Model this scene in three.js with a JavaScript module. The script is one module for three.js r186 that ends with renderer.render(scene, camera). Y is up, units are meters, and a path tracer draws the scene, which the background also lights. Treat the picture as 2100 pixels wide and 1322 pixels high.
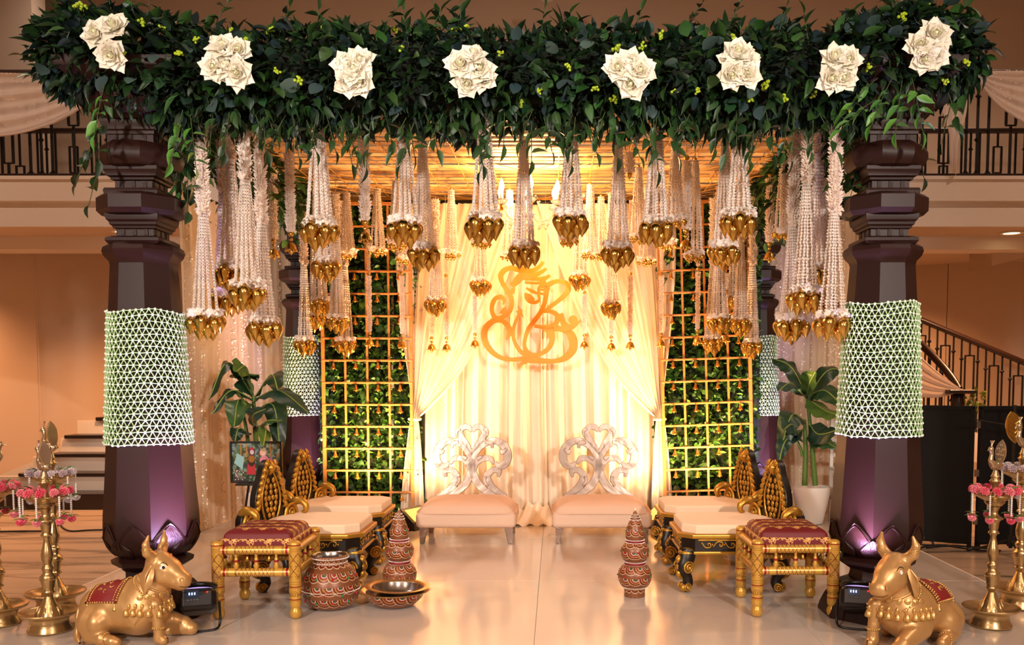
import * as THREE from 'three';
import { mergeGeometries, toCreasedNormals, mergeVertices } from 'three/addons/utils/BufferGeometryUtils.js';
import { RoundedBoxGeometry } from 'three/addons/geometries/RoundedBoxGeometry.js';
import { MarchingCubes } from 'three/addons/objects/MarchingCubes.js';

// ---------- camera, renderer, exposure ----------
const scene = new THREE.Scene();
scene.background = new THREE.Color(0x000000);
const FOCAL = 1880, PITCH = 3.9 * Math.PI / 180, EYE = 1.22;
const camera = new THREE.PerspectiveCamera(2 * Math.atan(661 / FOCAL) * 180 / Math.PI, 2100 / 1322, 0.05, 80);
camera.position.set(0, EYE, 0);
camera.rotation.x = -PITCH;
camera.setViewOffset(2100, 1322, -90, -238, 2100, 1322);
camera.updateProjectionMatrix();
scene.add(camera);
const renderer = new THREE.WebGLRenderer({ antialias: true });
renderer.toneMapping = THREE.LinearToneMapping;
renderer.toneMappingExposure = 1.06;
renderer.shadowMap.enabled = true;

// ---------- lights (indoor hall at night: no sky, no sun) ----------
const WARM = 0xffdcc2, UNDER = 0xffb47c, WHITE = 0xfff0e4, AMBER = 0xffc488, COOL = 0xdcb8ff;
const LIGHT = { hall: 38, front: 104, under: 25, uplight: 10.5, wash: 42, bulb: 1.1, par: 18, parRear: 12, sconce: 18, loft: 14 };

// ---------- helpers ----------
let seed = 12345;
function rnd() { seed = (seed * 1664525 + 1013904223) >>> 0; return seed / 4294967296; }
const rr = (a, b) => a + (b - a) * rnd();
const V = (x, y, z) => new THREE.Vector3(x, y, z);
const { sin, cos, PI, abs, min, max, sqrt, floor, pow, hypot, atan2 } = Math;
const lerp = (a, b, t) => a + (b - a) * t;
const smooth = (t) => { t = min(1, max(0, t)); return t * t * (3 - 2 * t); };
// where a sight line meets the plane at depth d from the eye (survey of the place from the photograph)
function at(u, v, d) {
  const dx = (u - 1140) / FOCAL, dy = -(v - 899) / FOCAL;
  const s = d / (cos(PITCH) + dy * sin(PITCH));
  return V(dx * s, EYE + (dy * cos(PITCH) - sin(PITCH)) * s, -d);
}
const used = new Map();
function numbered(n) { const k = used.get(n) || 0; used.set(n, k + 1); return k ? n + '_' + String(k).padStart(3, '0') : n; }
function thing(name, label, category, p = [0, 0, 0], turn = 0, group) {
  const o = new THREE.Group(); o.name = numbered(name); scene.add(o);
  o.position.set(...p); o.rotation.y = turn; o.userData = { label, category };
  if (group) o.userData.group = group;
  return o;
}
function mesh(name, geo, mat, parent, p, r, s) {
  const m = new THREE.Mesh(geo, mat); m.name = name;
  if (p) m.position.set(p.x ?? p[0], p.y ?? p[1], p.z ?? p[2]);
  if (r) m.rotation.set(r[0], r[1], r[2]);
  if (s !== undefined && s !== null) typeof s === 'number' ? m.scale.setScalar(s) : m.scale.set(...s);
  (parent || scene).add(m); return m;
}
function struct(name, geo, mat, p, r) { const m = mesh(numbered(name), geo, mat, scene, p, r); m.userData = { kind: 'structure' }; return m; }
function copyOf(root, p, turn, label, group) {
  const r = root.clone(); r.name = numbered(root.name.replace(/_\d+$/, '')); scene.add(r);
  r.position.set(...p); r.rotation.set(0, turn, 0); r.userData = { ...root.userData };
  if (label) r.userData.label = label;
  if (group) r.userData.group = group;
  return r;
}
function merge(list) {
  const any = list.some((g) => !g.index);
  const gs = list.map((g) => { let h = any && g.index ? g.toNonIndexed() : g; for (const k of Object.keys(h.attributes)) if (!['position', 'normal', 'uv'].includes(k)) h.deleteAttribute(k); return h; });
  if (gs.some((g) => !g.attributes.uv)) gs.forEach((g) => g.deleteAttribute('uv'));
  return mergeGeometries(gs);
}
const M4 = (p, r = [0, 0, 0], s = 1) => new THREE.Matrix4().compose(V(...p), new THREE.Quaternion().setFromEuler(new THREE.Euler(...r)), typeof s === 'number' ? V(s, s, s) : V(...s));
const moved = (g, p, r, s) => g.clone().applyMatrix4(M4(p, r, s));
const box = (w, h, d, x = 0, y = 0, z = 0) => new THREE.BoxGeometry(w, h, d).translate(x, y, z);
const rbox = (w, h, d, r = 0.01, x = 0, y = 0, z = 0, seg = 2) => new RoundedBoxGeometry(w, h, d, seg, r).translate(x, y, z);
const lathe = (pts, n = 32) => new THREE.LatheGeometry(pts.map((p) => new THREE.Vector2(max(p[0], 0.0001), p[1])), n);
// many-sided turned shape with flat sides: list of [apothem, height]; smooth along the profile, sharp round it
function prism(pts, n) {
  const k = 1 / cos(PI / n);
  const g = new THREE.LatheGeometry(pts.map((p) => new THREE.Vector2(max(p[0] * k, 0.0001), p[1])), n, PI / n);
  g.deleteAttribute('uv');
  return toCreasedNormals(g, 0.5);
}
function tubeOf(pts, r, seg = 24, rad = 6, closed = false) {
  const c = new THREE.CatmullRomCurve3(pts.map((p) => p.isVector3 ? p : V(...p)), closed);
  return new THREE.TubeGeometry(c, seg, r, rad, closed);
}
// tube along points with its own radius at each point and an optional flattening
function limb(pts, radii, seg = 24, rad = 8, flat = 1) {
  const c = new THREE.CatmullRomCurve3(pts.map((p) => p.isVector3 ? p : V(...p)));
  const g = new THREE.TubeGeometry(c, seg, 1, rad, false), a = g.attributes.position, n = g.attributes.normal;
  for (let i = 0; i <= seg; i++) {
    const t = i / seg, q = t * (radii.length - 1), j = min(floor(q), radii.length - 2), r = lerp(radii[j], radii[j + 1], q - j), o = c.getPointAt(t);
    for (let k = 0; k <= rad; k++) { const id = i * (rad + 1) + k; a.setXYZ(id, o.x + n.getX(id) * r, o.y + n.getY(id) * r, o.z + n.getZ(id) * r * flat); }
  }
  g.computeVertexNormals(); return g;
}
// surface from a grid of points f(u, v)
function surf(f, nu, nv) {
  const pos = [], uv = [], idx = [];
  for (let j = 0; j <= nv; j++) for (let i = 0; i <= nu; i++) { const p = f(i / nu, j / nv); pos.push(p.x ?? p[0], p.y ?? p[1], p.z ?? p[2]); uv.push(i / nu, j / nv); }
  for (let j = 0; j < nv; j++) for (let i = 0; i < nu; i++) { const a = j * (nu + 1) + i, b = a + 1, c = a + nu + 1, d = c + 1; idx.push(a, c, b, b, c, d); }
  const g = new THREE.BufferGeometry();
  g.setAttribute('position', new THREE.Float32BufferAttribute(pos, 3)); g.setAttribute('uv', new THREE.Float32BufferAttribute(uv, 2)); g.setIndex(idx);
  g.computeVertexNormals(); return g;
}
// closed outline cut from a sheet of thickness t
function plate(shape, t, bevel = 0.002, curveSegments = 12) {
  return new THREE.ExtrudeGeometry(shape, { depth: t, bevelEnabled: bevel > 0, bevelThickness: bevel, bevelSize: bevel, bevelSegments: 2, curveSegments });
}
// ---------- textures ----------
function hash(x, y, s) { let h = (x * 374761393 + y * 668265263 + s * 69069) | 0; h = Math.imul(h ^ (h >>> 13), 1274126177); return ((h ^ (h >>> 16)) >>> 0) / 4294967296; }
function vnoise(x, y, s, px, py) {
  const xi = floor(x), yi = floor(y), fx = smooth(x - xi), fy = smooth(y - yi), w = (a, n) => ((a % n) + n) % n;
  const h = (i, j) => hash(w(i, px), w(j, py), s);
  return lerp(lerp(h(xi, yi), h(xi + 1, yi), fx), lerp(h(xi, yi + 1), h(xi + 1, yi + 1), fx), fy);
}
function fbm(u, v, fx, fy, s, o = 4) { let a = 0, k = 0.5, t = 0; for (let i = 0; i < o; i++) { a += k * vnoise(u * fx, v * fy, s + i, fx, fy); t += k; k *= 0.5; fx *= 2; fy *= 2; } return a / t; }
function dataTex(n, m, f, srgb = true) {
  const d = new Uint8Array(n * m * 4);
  for (let j = 0; j < m; j++) for (let i = 0; i < n; i++) { const c = f(i / n, j / m), o = (j * n + i) * 4; d[o] = min(255, max(0, c[0])); d[o + 1] = min(255, max(0, c[1])); d[o + 2] = min(255, max(0, c[2])); d[o + 3] = 255; }
  const t = new THREE.DataTexture(d, n, m); t.wrapS = t.wrapT = THREE.RepeatWrapping; t.magFilter = THREE.LinearFilter; t.minFilter = THREE.LinearFilter;
  if (srgb) t.colorSpace = THREE.SRGBColorSpace; t.needsUpdate = true; return t;
}
function canvasTex(w, h, draw) {
  const c = document.createElement('canvas'); c.width = w; c.height = h; draw(c.getContext('2d'), w, h);
  const t = new THREE.CanvasTexture(c); t.colorSpace = THREE.SRGBColorSpace; t.wrapS = t.wrapT = THREE.RepeatWrapping; return t;
}
const repeat = (t, x, y) => { const c = t.clone(); c.repeat.set(x, y); c.needsUpdate = true; return c; };
const std = (color, roughness = 0.6, metalness = 0, more = {}) => new THREE.MeshStandardMaterial({ color, roughness, metalness, ...more });
const phys = (o) => new THREE.MeshPhysicalMaterial(o);
// planar uv in metres from two axes
function uvPlane(g, a, b, s = 1) { const p = g.attributes.position, u = new Float32Array(p.count * 2); for (let i = 0; i < p.count; i++) { u[2 * i] = p.getComponent(i, a) * s; u[2 * i + 1] = p.getComponent(i, b) * s; } g.setAttribute('uv', new THREE.BufferAttribute(u, 2)); return g; }
function spot(p, target, color, cd, angle, pen = 0.5, r = 2) {
  const l = new THREE.SpotLight(color, cd, 0, angle, pen, 2); l.position.set(...p); l.target.position.set(...target); l.shadow.radius = r; scene.add(l, l.target); return l;
}
function bulbLight(p, color, cd, r = 1, parent = scene) { const l = new THREE.PointLight(color, cd, 0, 2); l.position.set(...p); l.shadow.radius = r; parent.add(l); return l; }

// ---------- the hall ----------
const noise256 = dataTex(256, 256, (u, v) => { const n = 150 + 105 * fbm(u, v, 8, 8, 3); return [n, n, n]; }, false);
const fine256 = dataTex(256, 256, (u, v) => { const n = 120 + 135 * fbm(u, v, 40, 40, 9, 2); return [n, n, n]; }, false);
const plaster = std(0xcfb9a2, 0.85, 0, { bumpMap: repeat(fine256, 3, 3), bumpScale: 0.0006 });
const whiteTrim = std(0xe6dccf, 0.55);
const darkWood = std(0x2a1710, 0.35), iron = std(0x0d0b0a, 0.5, 0.4);
const marble = std(0xffffff, 0.22, 0, { map: dataTex(1024, 1024, (u, v) => {
  const wv = fbm(u, v, 3, 3, 20, 4), st = fbm(u + wv * 0.05, v, 3, 34, 21, 4), vein = pow(1 - abs(2 * fbm(u, v + wv * 0.12, 2, 14, 30, 5) - 1), 14);
  const k = 0.86 + 0.14 * st - 0.42 * vein;
  return [196 * k, 170 * k, 144 * k];
}) });
const FLOOR = -0.03, CEIL = 6.4;
struct('floor', uvPlane(box(20, 0.2, 22, 0, FLOOR - 0.1, -3.5), 0, 2, 0.28), marble);
struct('ceiling', box(20, 0.2, 22, 0, CEIL + 0.1, -3.5), plaster);
struct('wall_back', box(20, CEIL + 0.4, 0.2, 0, CEIL / 2, -13.1), plaster);
struct('wall_front', box(20, CEIL + 0.4, 0.2, 0, CEIL / 2, 7.1), plaster);
struct('wall_west', box(0.2, CEIL + 0.4, 20.4, -9.1, CEIL / 2, -3), plaster);
struct('wall_east', box(0.2, CEIL + 0.4, 20.4, 9.1, CEIL / 2, -3), plaster);
// the pier on the upper left stands before the back wall
struct('wall_pier', box(3.0, 3.5, 0.3, -7.64, 4.75, -11.2), std(0xb9ad9f, 0.85));
// balcony decks, their fascia, beams and soffits
const BZ = -8.3, DECK = 2.986, SOFF = 2.55;
for (const s of [-1, 1]) {
  const x0 = s < 0 ? -9 : 1.2, x1 = s < 0 ? -1.4 : 9, w = x1 - x0, cx = (x0 + x1) / 2;
  struct('balcony_floor', box(w, 0.1, 4.7, cx, DECK - 0.06, BZ - 2.36), plaster);
  struct('balcony_ceiling', box(w, 0.06, 4.6, cx, SOFF + 0.03, BZ - 2.35), plaster);
  struct('trim_1', merge([box(w, 0.2, 0.09, cx, DECK - 0.12, BZ + 0.02), box(w, 0.24, 0.06, cx, SOFF + 0.12, BZ - 0.01), box(w, 0.03, 0.13, cx, DECK - 0.02, BZ + 0.02), box(w, 0.018, 0.075, cx, DECK - 0.22, BZ)]), whiteTrim);
  struct('trim_2', box(s < 0 ? 4.3 : w, 0.125, 0.3, s < 0 ? -3.65 : cx, SOFF - 0.062, BZ - 0.7), whiteTrim);
}
// curved stair wells under the balconies
function wallAlong(name, pts, y0, y1, t = 0.12) {
  const g = [];
  for (let i = 0; i < pts.length - 1; i++) {
    const [ax, az] = pts[i], [bx, bz] = pts[i + 1], L = hypot(bx - ax, bz - az), a = atan2(-(bz - az), bx - ax);
    g.push(box(L + 0.02, y1 - y0, t, 0, (y0 + y1) / 2, -t / 2).applyMatrix4(M4([(ax + bx) / 2, 0, (az + bz) / 2], [0, a, 0])));
  }
  return struct(name, merge(g), plaster);
}
const leftCurve = [[-8.9, -9.2], [-7.2, -9.25], [-6.2, -9.3], [-5.3, -9.42], [-4.7, -9.8], [-4.0, -10.5], [-3.2, -11.6], [-2.4, -12.9]];
wallAlong('wall_left', leftCurve, FLOOR, SOFF);
const rightCurve = [[8.9, -10.6], [7.2, -10.7], [5.8, -10.8], [4.7, -11.1], [3.6, -11.7], [2.6, -12.6], [2.2, -12.95]];
wallAlong('wall_right', rightCurve, FLOOR, SOFF);
// stairs on the left: dark treads over white risers climbing beside the wall
{
  const g = new THREE.Group(); g.name = 'staircase_left'; g.userData = { kind: 'structure' }; scene.add(g);
  const tread = std(0x20130f, 0.3);
  mesh('bottom_step', rbox(4.4, 0.15, 0.6, 0.01, -3.55 + 0, FLOOR + 0.075, -8.83), tread, g);
  const left = [-5.6, -5.2, -5.03, -4.96, -4.74, -4.5, -4.25, -4.0];
  for (let i = 0; i < 8; i++) {
    const x0 = left[i] + 0.05, w = -1.6 - x0, y = FLOOR + 0.15 + i * 0.17, z = -8.68 - i * 0.2;
    if (i) mesh('tread', rbox(w + 0.04, 0.035, 0.27, 0.008, (x0 - 1.6) / 2, y - 0.0175, z - 0.02), tread, g);
    mesh('riser', box(w, 0.135, 0.03, (x0 - 1.6) / 2, y + 0.068, z - 0.13), whiteTrim, g);
  }
  mesh('stair_skirt', limbBox([[-5.95, -9.22, 0.08], [-5.35, -9.3, 0.34], [-4.75, -9.66, 0.72], [-4.05, -10.35, 1.25], [-3.25, -11.45, 2.0]], 0.3, 0.03), whiteTrim, g);
}
// a board of height h that follows points [x, z, y of its top]
function limbBox(pts, h, t) {
  const g = [];
  for (let i = 0; i < pts.length - 1; i++) {
    const a = pts[i], b = pts[i + 1];
    const f = (k, y, o) => V(lerp(a[0], b[0], k), y, lerp(a[1], b[1], k) + o);
    const s = new THREE.BufferGeometry().setFromPoints([]), P = [f(0, a[2] - h, 0), f(1, b[2] - h, 0), f(1, b[2], 0), f(0, a[2], 0), f(0, a[2] - h, t), f(1, b[2] - h, t), f(1, b[2], t), f(0, a[2], t)];
    const q = [[4, 5, 6, 7], [1, 0, 3, 2], [7, 6, 2, 3], [0, 1, 5, 4]], arr = [];
    for (const [i0, i1, i2, i3] of q) for (const k of [i0, i1, i2, i0, i2, i3]) arr.push(P[k].x, P[k].y, P[k].z);
    s.setAttribute('position', new THREE.Float32BufferAttribute(arr, 3)); s.computeVertexNormals(); g.push(s);
  }
  return mergeGeometries(g);
}
// the slanting underside of the upper flight on the right
struct('trim_3', (() => { const s = new THREE.Shape(); s.moveTo(0, 0); s.lineTo(1.6, 0.42); s.lineTo(1.6, 0.62); s.lineTo(0, 0.62); return plate(s, 0.5, 0); })(), plaster, at(1987, 557, 9.6));

// downlights set in the balcony ceilings and the hall ceiling
const glowWarm = std(0x000000, 1, 0, { emissive: 0xffd9a0, emissiveIntensity: 6 });
const canRing = lathe([[0.075, 0], [0.105, 0], [0.108, 0.008], [0.1, 0.012]], 24), canGlow = lathe([[0.0, 0.006], [0.078, 0.006]], 24);
function downlight(x, y, z, cd, label, color = WARM, angle = 1.1) {
  const t = thing('ceiling_downlight', label, 'downlight', [x, y - 0.012, z]);
  mesh('trim_ring', canRing, whiteTrim, t); mesh('lens', canGlow, glowWarm, t);
  spot([x, y - 0.03, z], [x, 0, z], color, cd, angle, 0.6, 4);
}
downlight(-3.98, SOFF, -8.55, LIGHT.under, 'recessed ceiling light behind the capital of the wooden pillar beside the staircase', UNDER);
downlight(4.23, SOFF, -8.62, LIGHT.under, 'recessed ceiling light over the black folding screen', UNDER);
downlight(-6.4, SOFF, -8.75, LIGHT.under, 'recessed ceiling light above the foot of the staircase', UNDER);
downlight(3.6, SOFF, -10.3, LIGHT.sconce, 'recessed light close to the wall behind the stair railing', UNDER, 1.2);
downlight(-3.0, SOFF, -9.4, LIGHT.sconce, 'recessed light over the upper steps of the staircase', UNDER, 1.2);
for (const [x, z] of [[-5.5, -5.2], [5.5, -5.2], [-4.5, 1], [0, 1.5], [4.5, 1], [-2, 4.5], [2, 4.5]])
  { downlight(x, CEIL, z, LIGHT.hall, `recessed light in the hall ceiling ${z < 0 ? 'over the balcony edge' : 'above the open floor'}, ${abs(x) < 0.1 ? 'middle' : x < 0 ? 'staircase side' : 'black screen side'}${z > 4 ? ', last row' : ''}`, WARM, 1.25); }
// downlights over the balconies
for (const x of [-5.2, 5.2, 0]) downlight(x, CEIL, -10.6, LIGHT.loft, `recessed light in the ceiling ${x ? 'over the balcony' : 'behind the canopy'}${x < 0 ? ' by the staircase' : x > 0 ? ' by the stair railing' : ''}`, WARM, 1.25);
// two white stage spotlights on tall stands behind the photographer
for (const x of [-2.9, 2.5]) {
  const y = 2.75, z = 1.6, t = thing('lighting_stand', `white stage spotlight on a tall black tripod facing the mandap, ${x < 0 ? 'staircase' : 'black screen'} side`, 'spotlight', [x, FLOOR, z], 0), tip = V(-0.2 + x * 0.25 - x, 1.75 - y, -4.7 - z).normalize();
  const q = new THREE.Quaternion().setFromUnitVectors(V(0, -1, 0), tip);
  mesh('pole', new THREE.CylinderGeometry(0.014, 0.02, y - 0.1, 10).translate(0, y / 2, 0), iron, t);
  for (let k = 0; k < 3; k++) { const a = k * 2.094; mesh('leg', limb([[0, 0.75, 0], [cos(a) * 0.3, 0.3, sin(a) * 0.3], [cos(a) * 0.5, 0.01, sin(a) * 0.5]], [0.012, 0.012, 0.012], 8, 6), iron, t); }
  const c = mesh('lamp_can', lathe([[0.0, 0.12], [0.05, 0.12], [0.07, 0.1], [0.08, -0.1], [0.072, -0.1], [0.066, 0.05]], 20), iron, t, [0, y, 0]); c.quaternion.copy(q);
  const l = mesh('lamp_lens', lathe([[0, -0.07], [0.07, -0.07]], 20), std(0, 1, 0, { emissive: 0xfff0de, emissiveIntensity: 4 }), t, [0, y, 0]); l.quaternion.copy(q);
  const p = V(x, y + FLOOR, z).addScaledVector(tip, 0.13);
  spot([p.x, p.y, p.z], [-0.2 + x * 0.25, 1.75, -4.7], WHITE, LIGHT.front, 0.5, 0.9, 8);
}
// balcony railings
function railing(name, label, x0, x1, z, y0, y1, flip) {
  const t = thing(name, label, 'railing'), step = 0.098, gBar = box(0.019, 1, 0.019), knot = new THREE.OctahedronGeometry(0.03, 0), collar = merge([box(0.04, 0.02, 0.04, 0, 0.01, 0), new THREE.OctahedronGeometry(0.02, 0).translate(0, 0.028, 0)]);
  const H = y1 - y0;
  mesh('handrail', rbox(x1 - x0, 0.055, 0.07, 0.02, (x0 + x1) / 2, y1, z), darkWood, t);
  mesh('bottom_rail', box(x1 - x0, 0.022, 0.1, (x0 + x1) / 2, y0 + 0.01, z), darkWood, t);
  let k = 0;
  for (let x = x0 + 0.06; x < x1 - 0.03; x += step, k++) {
    const m = k % 6, low = (floor(k / 6) + flip) % 2;
    if (m === 0 || m === 1 || m === 2) { // the boxed motif takes three places
      if (m !== 1) { mesh('baluster_box_side', gBar, iron, t, [x + (m ? -0.055 : 0.055), y0 + H * (low ? 0.36 : 0.66), z], null, [1, low ? H * 0.45 : H * 0.3, 1]); }
      else { const b0 = low ? 0.58 : 0.5, b1 = low ? 0.14 : 0.82;
        mesh('baluster', gBar, iron, t, [x, y0 + H * (low ? 0.79 : 0.25), z], null, [1, H * (low ? 0.42 : 0.5), 1]);
        mesh('baluster', gBar, iron, t, [x, y0 + H * (low ? 0.07 : 0.9), z], null, [1, H * (low ? 0.14 : 0.18), 1]);
        for (const q of [low ? 0.58 : 0.5, low ? 0.135 : 0.81]) mesh('baluster_crossbar', box(0.1, 0.013, 0.013), iron, t, [x, y0 + H * q, z]); }
    } else {
      mesh('baluster', gBar, iron, t, [x, y0 + H / 2, z], null, [1, H, 1]);
      mesh('baluster_knot', knot, iron, t, [x, y0 + H * (m === 4 ? 0.36 : 0.44), z]);
      if (m === 4) mesh('baluster_knot', knot, iron, t, [x, y0 + H * 0.78, z]);
      mesh('baluster_collar', collar, iron, t, [x, y0 + 0.02, z]);
    }
  }
  return t;
}
railing('balcony_railing', 'dark iron balcony railing with boxed balusters above the staircase', -6.2, -2.9, BZ + 0.0, DECK, DECK + 0.9, 1);
railing('balcony_railing', 'dark iron balcony railing with boxed balusters above the black screen', 2.7, 5.6, BZ + 0.0, DECK, DECK + 0.9, 0);
// a second rail on the far side of each balcony
railing('balcony_railing', 'farther iron railing seen through the balusters above the staircase', -6.6, -3.2, BZ - 1.9, DECK, DECK + 0.9, 0);
railing('balcony_railing', 'farther iron railing seen through the balusters above the black screen', 2.9, 6.6, BZ - 1.9, DECK, DECK + 0.9, 1);
{ // newel posts of the far rail
  const post = std(0x3a2418, 0.4);
  const t = thing('newel_post', 'square dark newel post behind the draped balcony railing', 'post', [-5.52, DECK, BZ - 0.25]);
  mesh('shaft', rbox(0.085, 0.88, 0.085, 0.006, 0, 0.44, 0), post, t); mesh('cap', rbox(0.12, 0.03, 0.12, 0.01, 0, 0.89, 0), post, t);
}
// smoke detector on the hall ceiling wall
{ const t = thing('smoke_detector', 'round white smoke detector high above the floral beam', 'detector', [at(1122, -4, 11.0).x, at(1122, -4, 11.0).y, -11.0]); mesh('detector_body', lathe([[0, -0.03], [0.05, -0.03], [0.085, -0.01], [0.09, 0.02], [0, 0.02]], 24), whiteTrim, t); }

// ---------- stage floor of glossy white panels ----------
const vinyl = phys({ color: 0xcfc4ba, roughness: 0.22, clearcoat: 0.5, clearcoatRoughness: 0.12, roughnessMap: noise256, bumpMap: repeat(noise256, 3, 3), bumpScale: 0.0004 });
{
  const g = new THREE.Group(); g.name = 'stage_floor'; g.userData = { kind: 'structure' }; scene.add(g);
  const xs = [-2.76, -1.43, -0.1, 1.22, 2.55], zs = [-8.33, -6.87, -5.41, -3.95, -2.49, -1.03];
  for (let i = 0; i < 4; i++) for (let j = 0; j < 5; j++) {
    const w = xs[i + 1] - xs[i] - 0.001, d = zs[j + 1] - zs[j] - 0.001;
    const p = uvPlane(rbox(w, 0.026, d, 0.002, 0, 0, 0, 1), 0, 2, 0.7);
    mesh('floor_panel', p, vinyl, g, [(xs[i] + xs[i + 1]) / 2, -0.013 - 0.0006 * rnd(), (zs[j] + zs[j + 1]) / 2]);
  }
  const alu = std(0xd8cdbd, 0.4);
  for (const [x, s] of [[-2.785, 1], [2.575, -1]]) { const q = new THREE.Shape(); q.moveTo(0, 0); q.lineTo(0.05, 0); q.lineTo(0.05, 0.028); q.lineTo(0.035, 0.029); mesh('edge_ramp', plate(q, 7.3, 0), alu, g, [x - s * 0.025, FLOOR, s > 0 ? -8.33 : -1.03], [0, s > 0 ? 0 : PI, 0]); }
}

// ---------- carved wooden pillars ----------
const pillarWood = phys({ color: 0x28130f, roughness: 0.46, specularIntensity: 0.55, roughnessMap: noise256, bumpMap: repeat(noise256, 4, 2), bumpScale: 0.0015 });
const PD = 4.67, hy = (y) => at(308, y, PD).y, PX = PD / FOCAL;
const p8 = (list) => list.map(([y, w]) => [w * PX / 2.12, hy(y)]), p4 = (list) => list.map(([y, w]) => [w * PX / 2.64, hy(y)]);
const shaftProfile = p8([[1136, 120], [1126, 142], [1112, 163], [1096, 176], [1078, 181], [1050, 179], [1000, 171], [910, 160], [775, 147], [640, 136], [545, 124]]);
function shaftR(y) { for (let i = 0; i < shaftProfile.length - 1; i++) { const a = shaftProfile[i], b = shaftProfile[i + 1]; if (y <= b[1]) return lerp(a[0], b[0], max(0, (y - a[1]) / (b[1] - a[1]))); } return shaftProfile.at(-1)[0]; }
// octagon radius at an angle (flat face towards +z), blended towards round
function octR(a, ap, round = 0) { const k = PI / 4, f = ((a + k / 2) % k + k) % k - k / 2; return lerp(ap / cos(f), ap * 1.045, round); }
function petalGeo(yb, yt, halfAngle, off, round) {
  return surf((u, v) => {
    const s = u * 2 - 1, w = halfAngle * (v < 0.45 ? 0.72 + 0.28 * sin(v / 0.45 * PI / 2) : pow(1 - (v - 0.45) / 0.551, 0.72)), y = lerp(yb, yt, v), a = s * w;
    const edge = pow(abs(s), 6), r = octR(a, shaftR(y), round) + off * (0.75 + 0.5 * edge) * (v < 0.06 ? 0.4 : 1) + 0.002 + (v > 0.9 ? 0.006 * (v - 0.9) * 10 : 0) - (abs(s) > 0.97 ? off * 0.9 : 0);
    return V(sin(a) * r, y, cos(a) * r);
  }, 14, 14);
}
const upperPetal = petalGeo(hy(1128), hy(1062), 0.40, 0.011, 0.2), lowerPetal = petalGeo(hy(1134), hy(1094), 0.33, 0.02, 0.3);
const upperRim = (() => { const pts = []; for (let k = 0; k <= 20; k++) { const q = k / 20 * 2 - 1, v = 1 - abs(q) * 0.75, w = 0.40 * (v < 0.45 ? 1 : pow(max(0, 1 - (v - 0.45) / 0.55), 0.72)) * 0.82, y = lerp(hy(1128), hy(1068), v), a = Math.sign(q) * w, r = octR(a, shaftR(y), 0.2) + 0.013; pts.push([sin(a) * r, y, cos(a) * r]); } return tubeOf(pts, 0.0028, 40, 5); })();
const capPetal = surf((u, v) => { const s = u * 2 - 1, y = lerp(hy(252), hy(196), v), base = lerp(hy(252), hy(196), 0), R = lerp(148, 190, sin(min(1, v * 1.3) * PI / 2)) * PX / 2.12, w = 0.37 * sin(max(0.02, pow(v, 0.7)) * PI * 0.86 + 0.15), a = s * w, r = octR(a, R, 0.4) + 0.014 * (1 - pow(abs(s), 3)) * sin(v * PI) + 0.003; return V(sin(a) * r, y, cos(a) * r); }, 10, 12);
const swirl = (() => { const pts = []; for (let k = 0; k <= 30; k++) { const t = k / 30, a = t * PI * 3.2, q = 0.034 * (1 - t * 0.85); pts.push([q * cos(a), q * sin(a) * 1.15, 0.003 * t]); } return tubeOf(pts, 0.0035, 50, 5); })();
const dentil = box(0.016, 1, 0.012);
const plinth = prism(p8([[1268, 222], [1252, 222], [1240, 215], [1222, 198], [1204, 174], [1190, 150], [1186, 100]]), 8);
const neckLow = prism(p4([[1190, 112], [1176, 104], [1164, 104], [1158, 118]]), 4);
const ringLow = prism(p8([[1162, 100], [1158, 128], [1150, 152], [1142, 156], [1138, 140], [1134, 118]]), 8);
const shaftGeo = prism([...shaftProfile], 8);
const ringHigh = prism(p8([[548, 122], [538, 128], [528, 146], [518, 153], [510, 148], [504, 130], [502, 100]]), 8);
const mould1 = prism(p4([[506, 130], [500, 140], [494, 138], [490, 118], [489, 96]]), 4);
const neck1 = prism(p4([[491, 98], [474, 98]]), 4);
const mould2 = prism(p4([[476, 98], [474, 110], [470, 112], [467, 122], [462, 124], [458, 134], [450, 138], [446, 138]]), 4);
const collarGeo = prism(p8([[448, 120], [447, 148], [438, 166], [412, 166], [405, 148], [404, 110]]), 8);
const mould3 = prism(p4([[407, 138], [400, 141], [395, 136], [393, 98]]), 4);
const neck2 = prism(p4([[395, 97], [377, 97]]), 4);
const mould4 = prism(p4([[379, 97], [377, 112], [373, 114], [370, 130], [364, 132], [358, 141], [351, 141], [350, 110]]), 4);
const cushion = prism(p8([[353, 120], [350, 138], [342, 152], [330, 160], [320, 159], [310, 149], [303, 134], [301, 100]]), 8);
const neck3 = prism(p4([[304, 120], [287, 120]]), 4);
const mould5 = prism(p4([[289, 118], [287, 126], [281, 128], [278, 136], [270, 140], [264, 146], [258, 146], [256, 110]]), 4);
const bulbGeo = prism(p8([[259, 128], [250, 146], [238, 168], [224, 184], [208, 190], [194, 186], [190, 150]]), 8);
const abacusGeo = prism(p4([[194, 200], [190, 222], [180, 262], [170, 294], [164, 300], [152, 300], [150, 280]]), 4);
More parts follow.
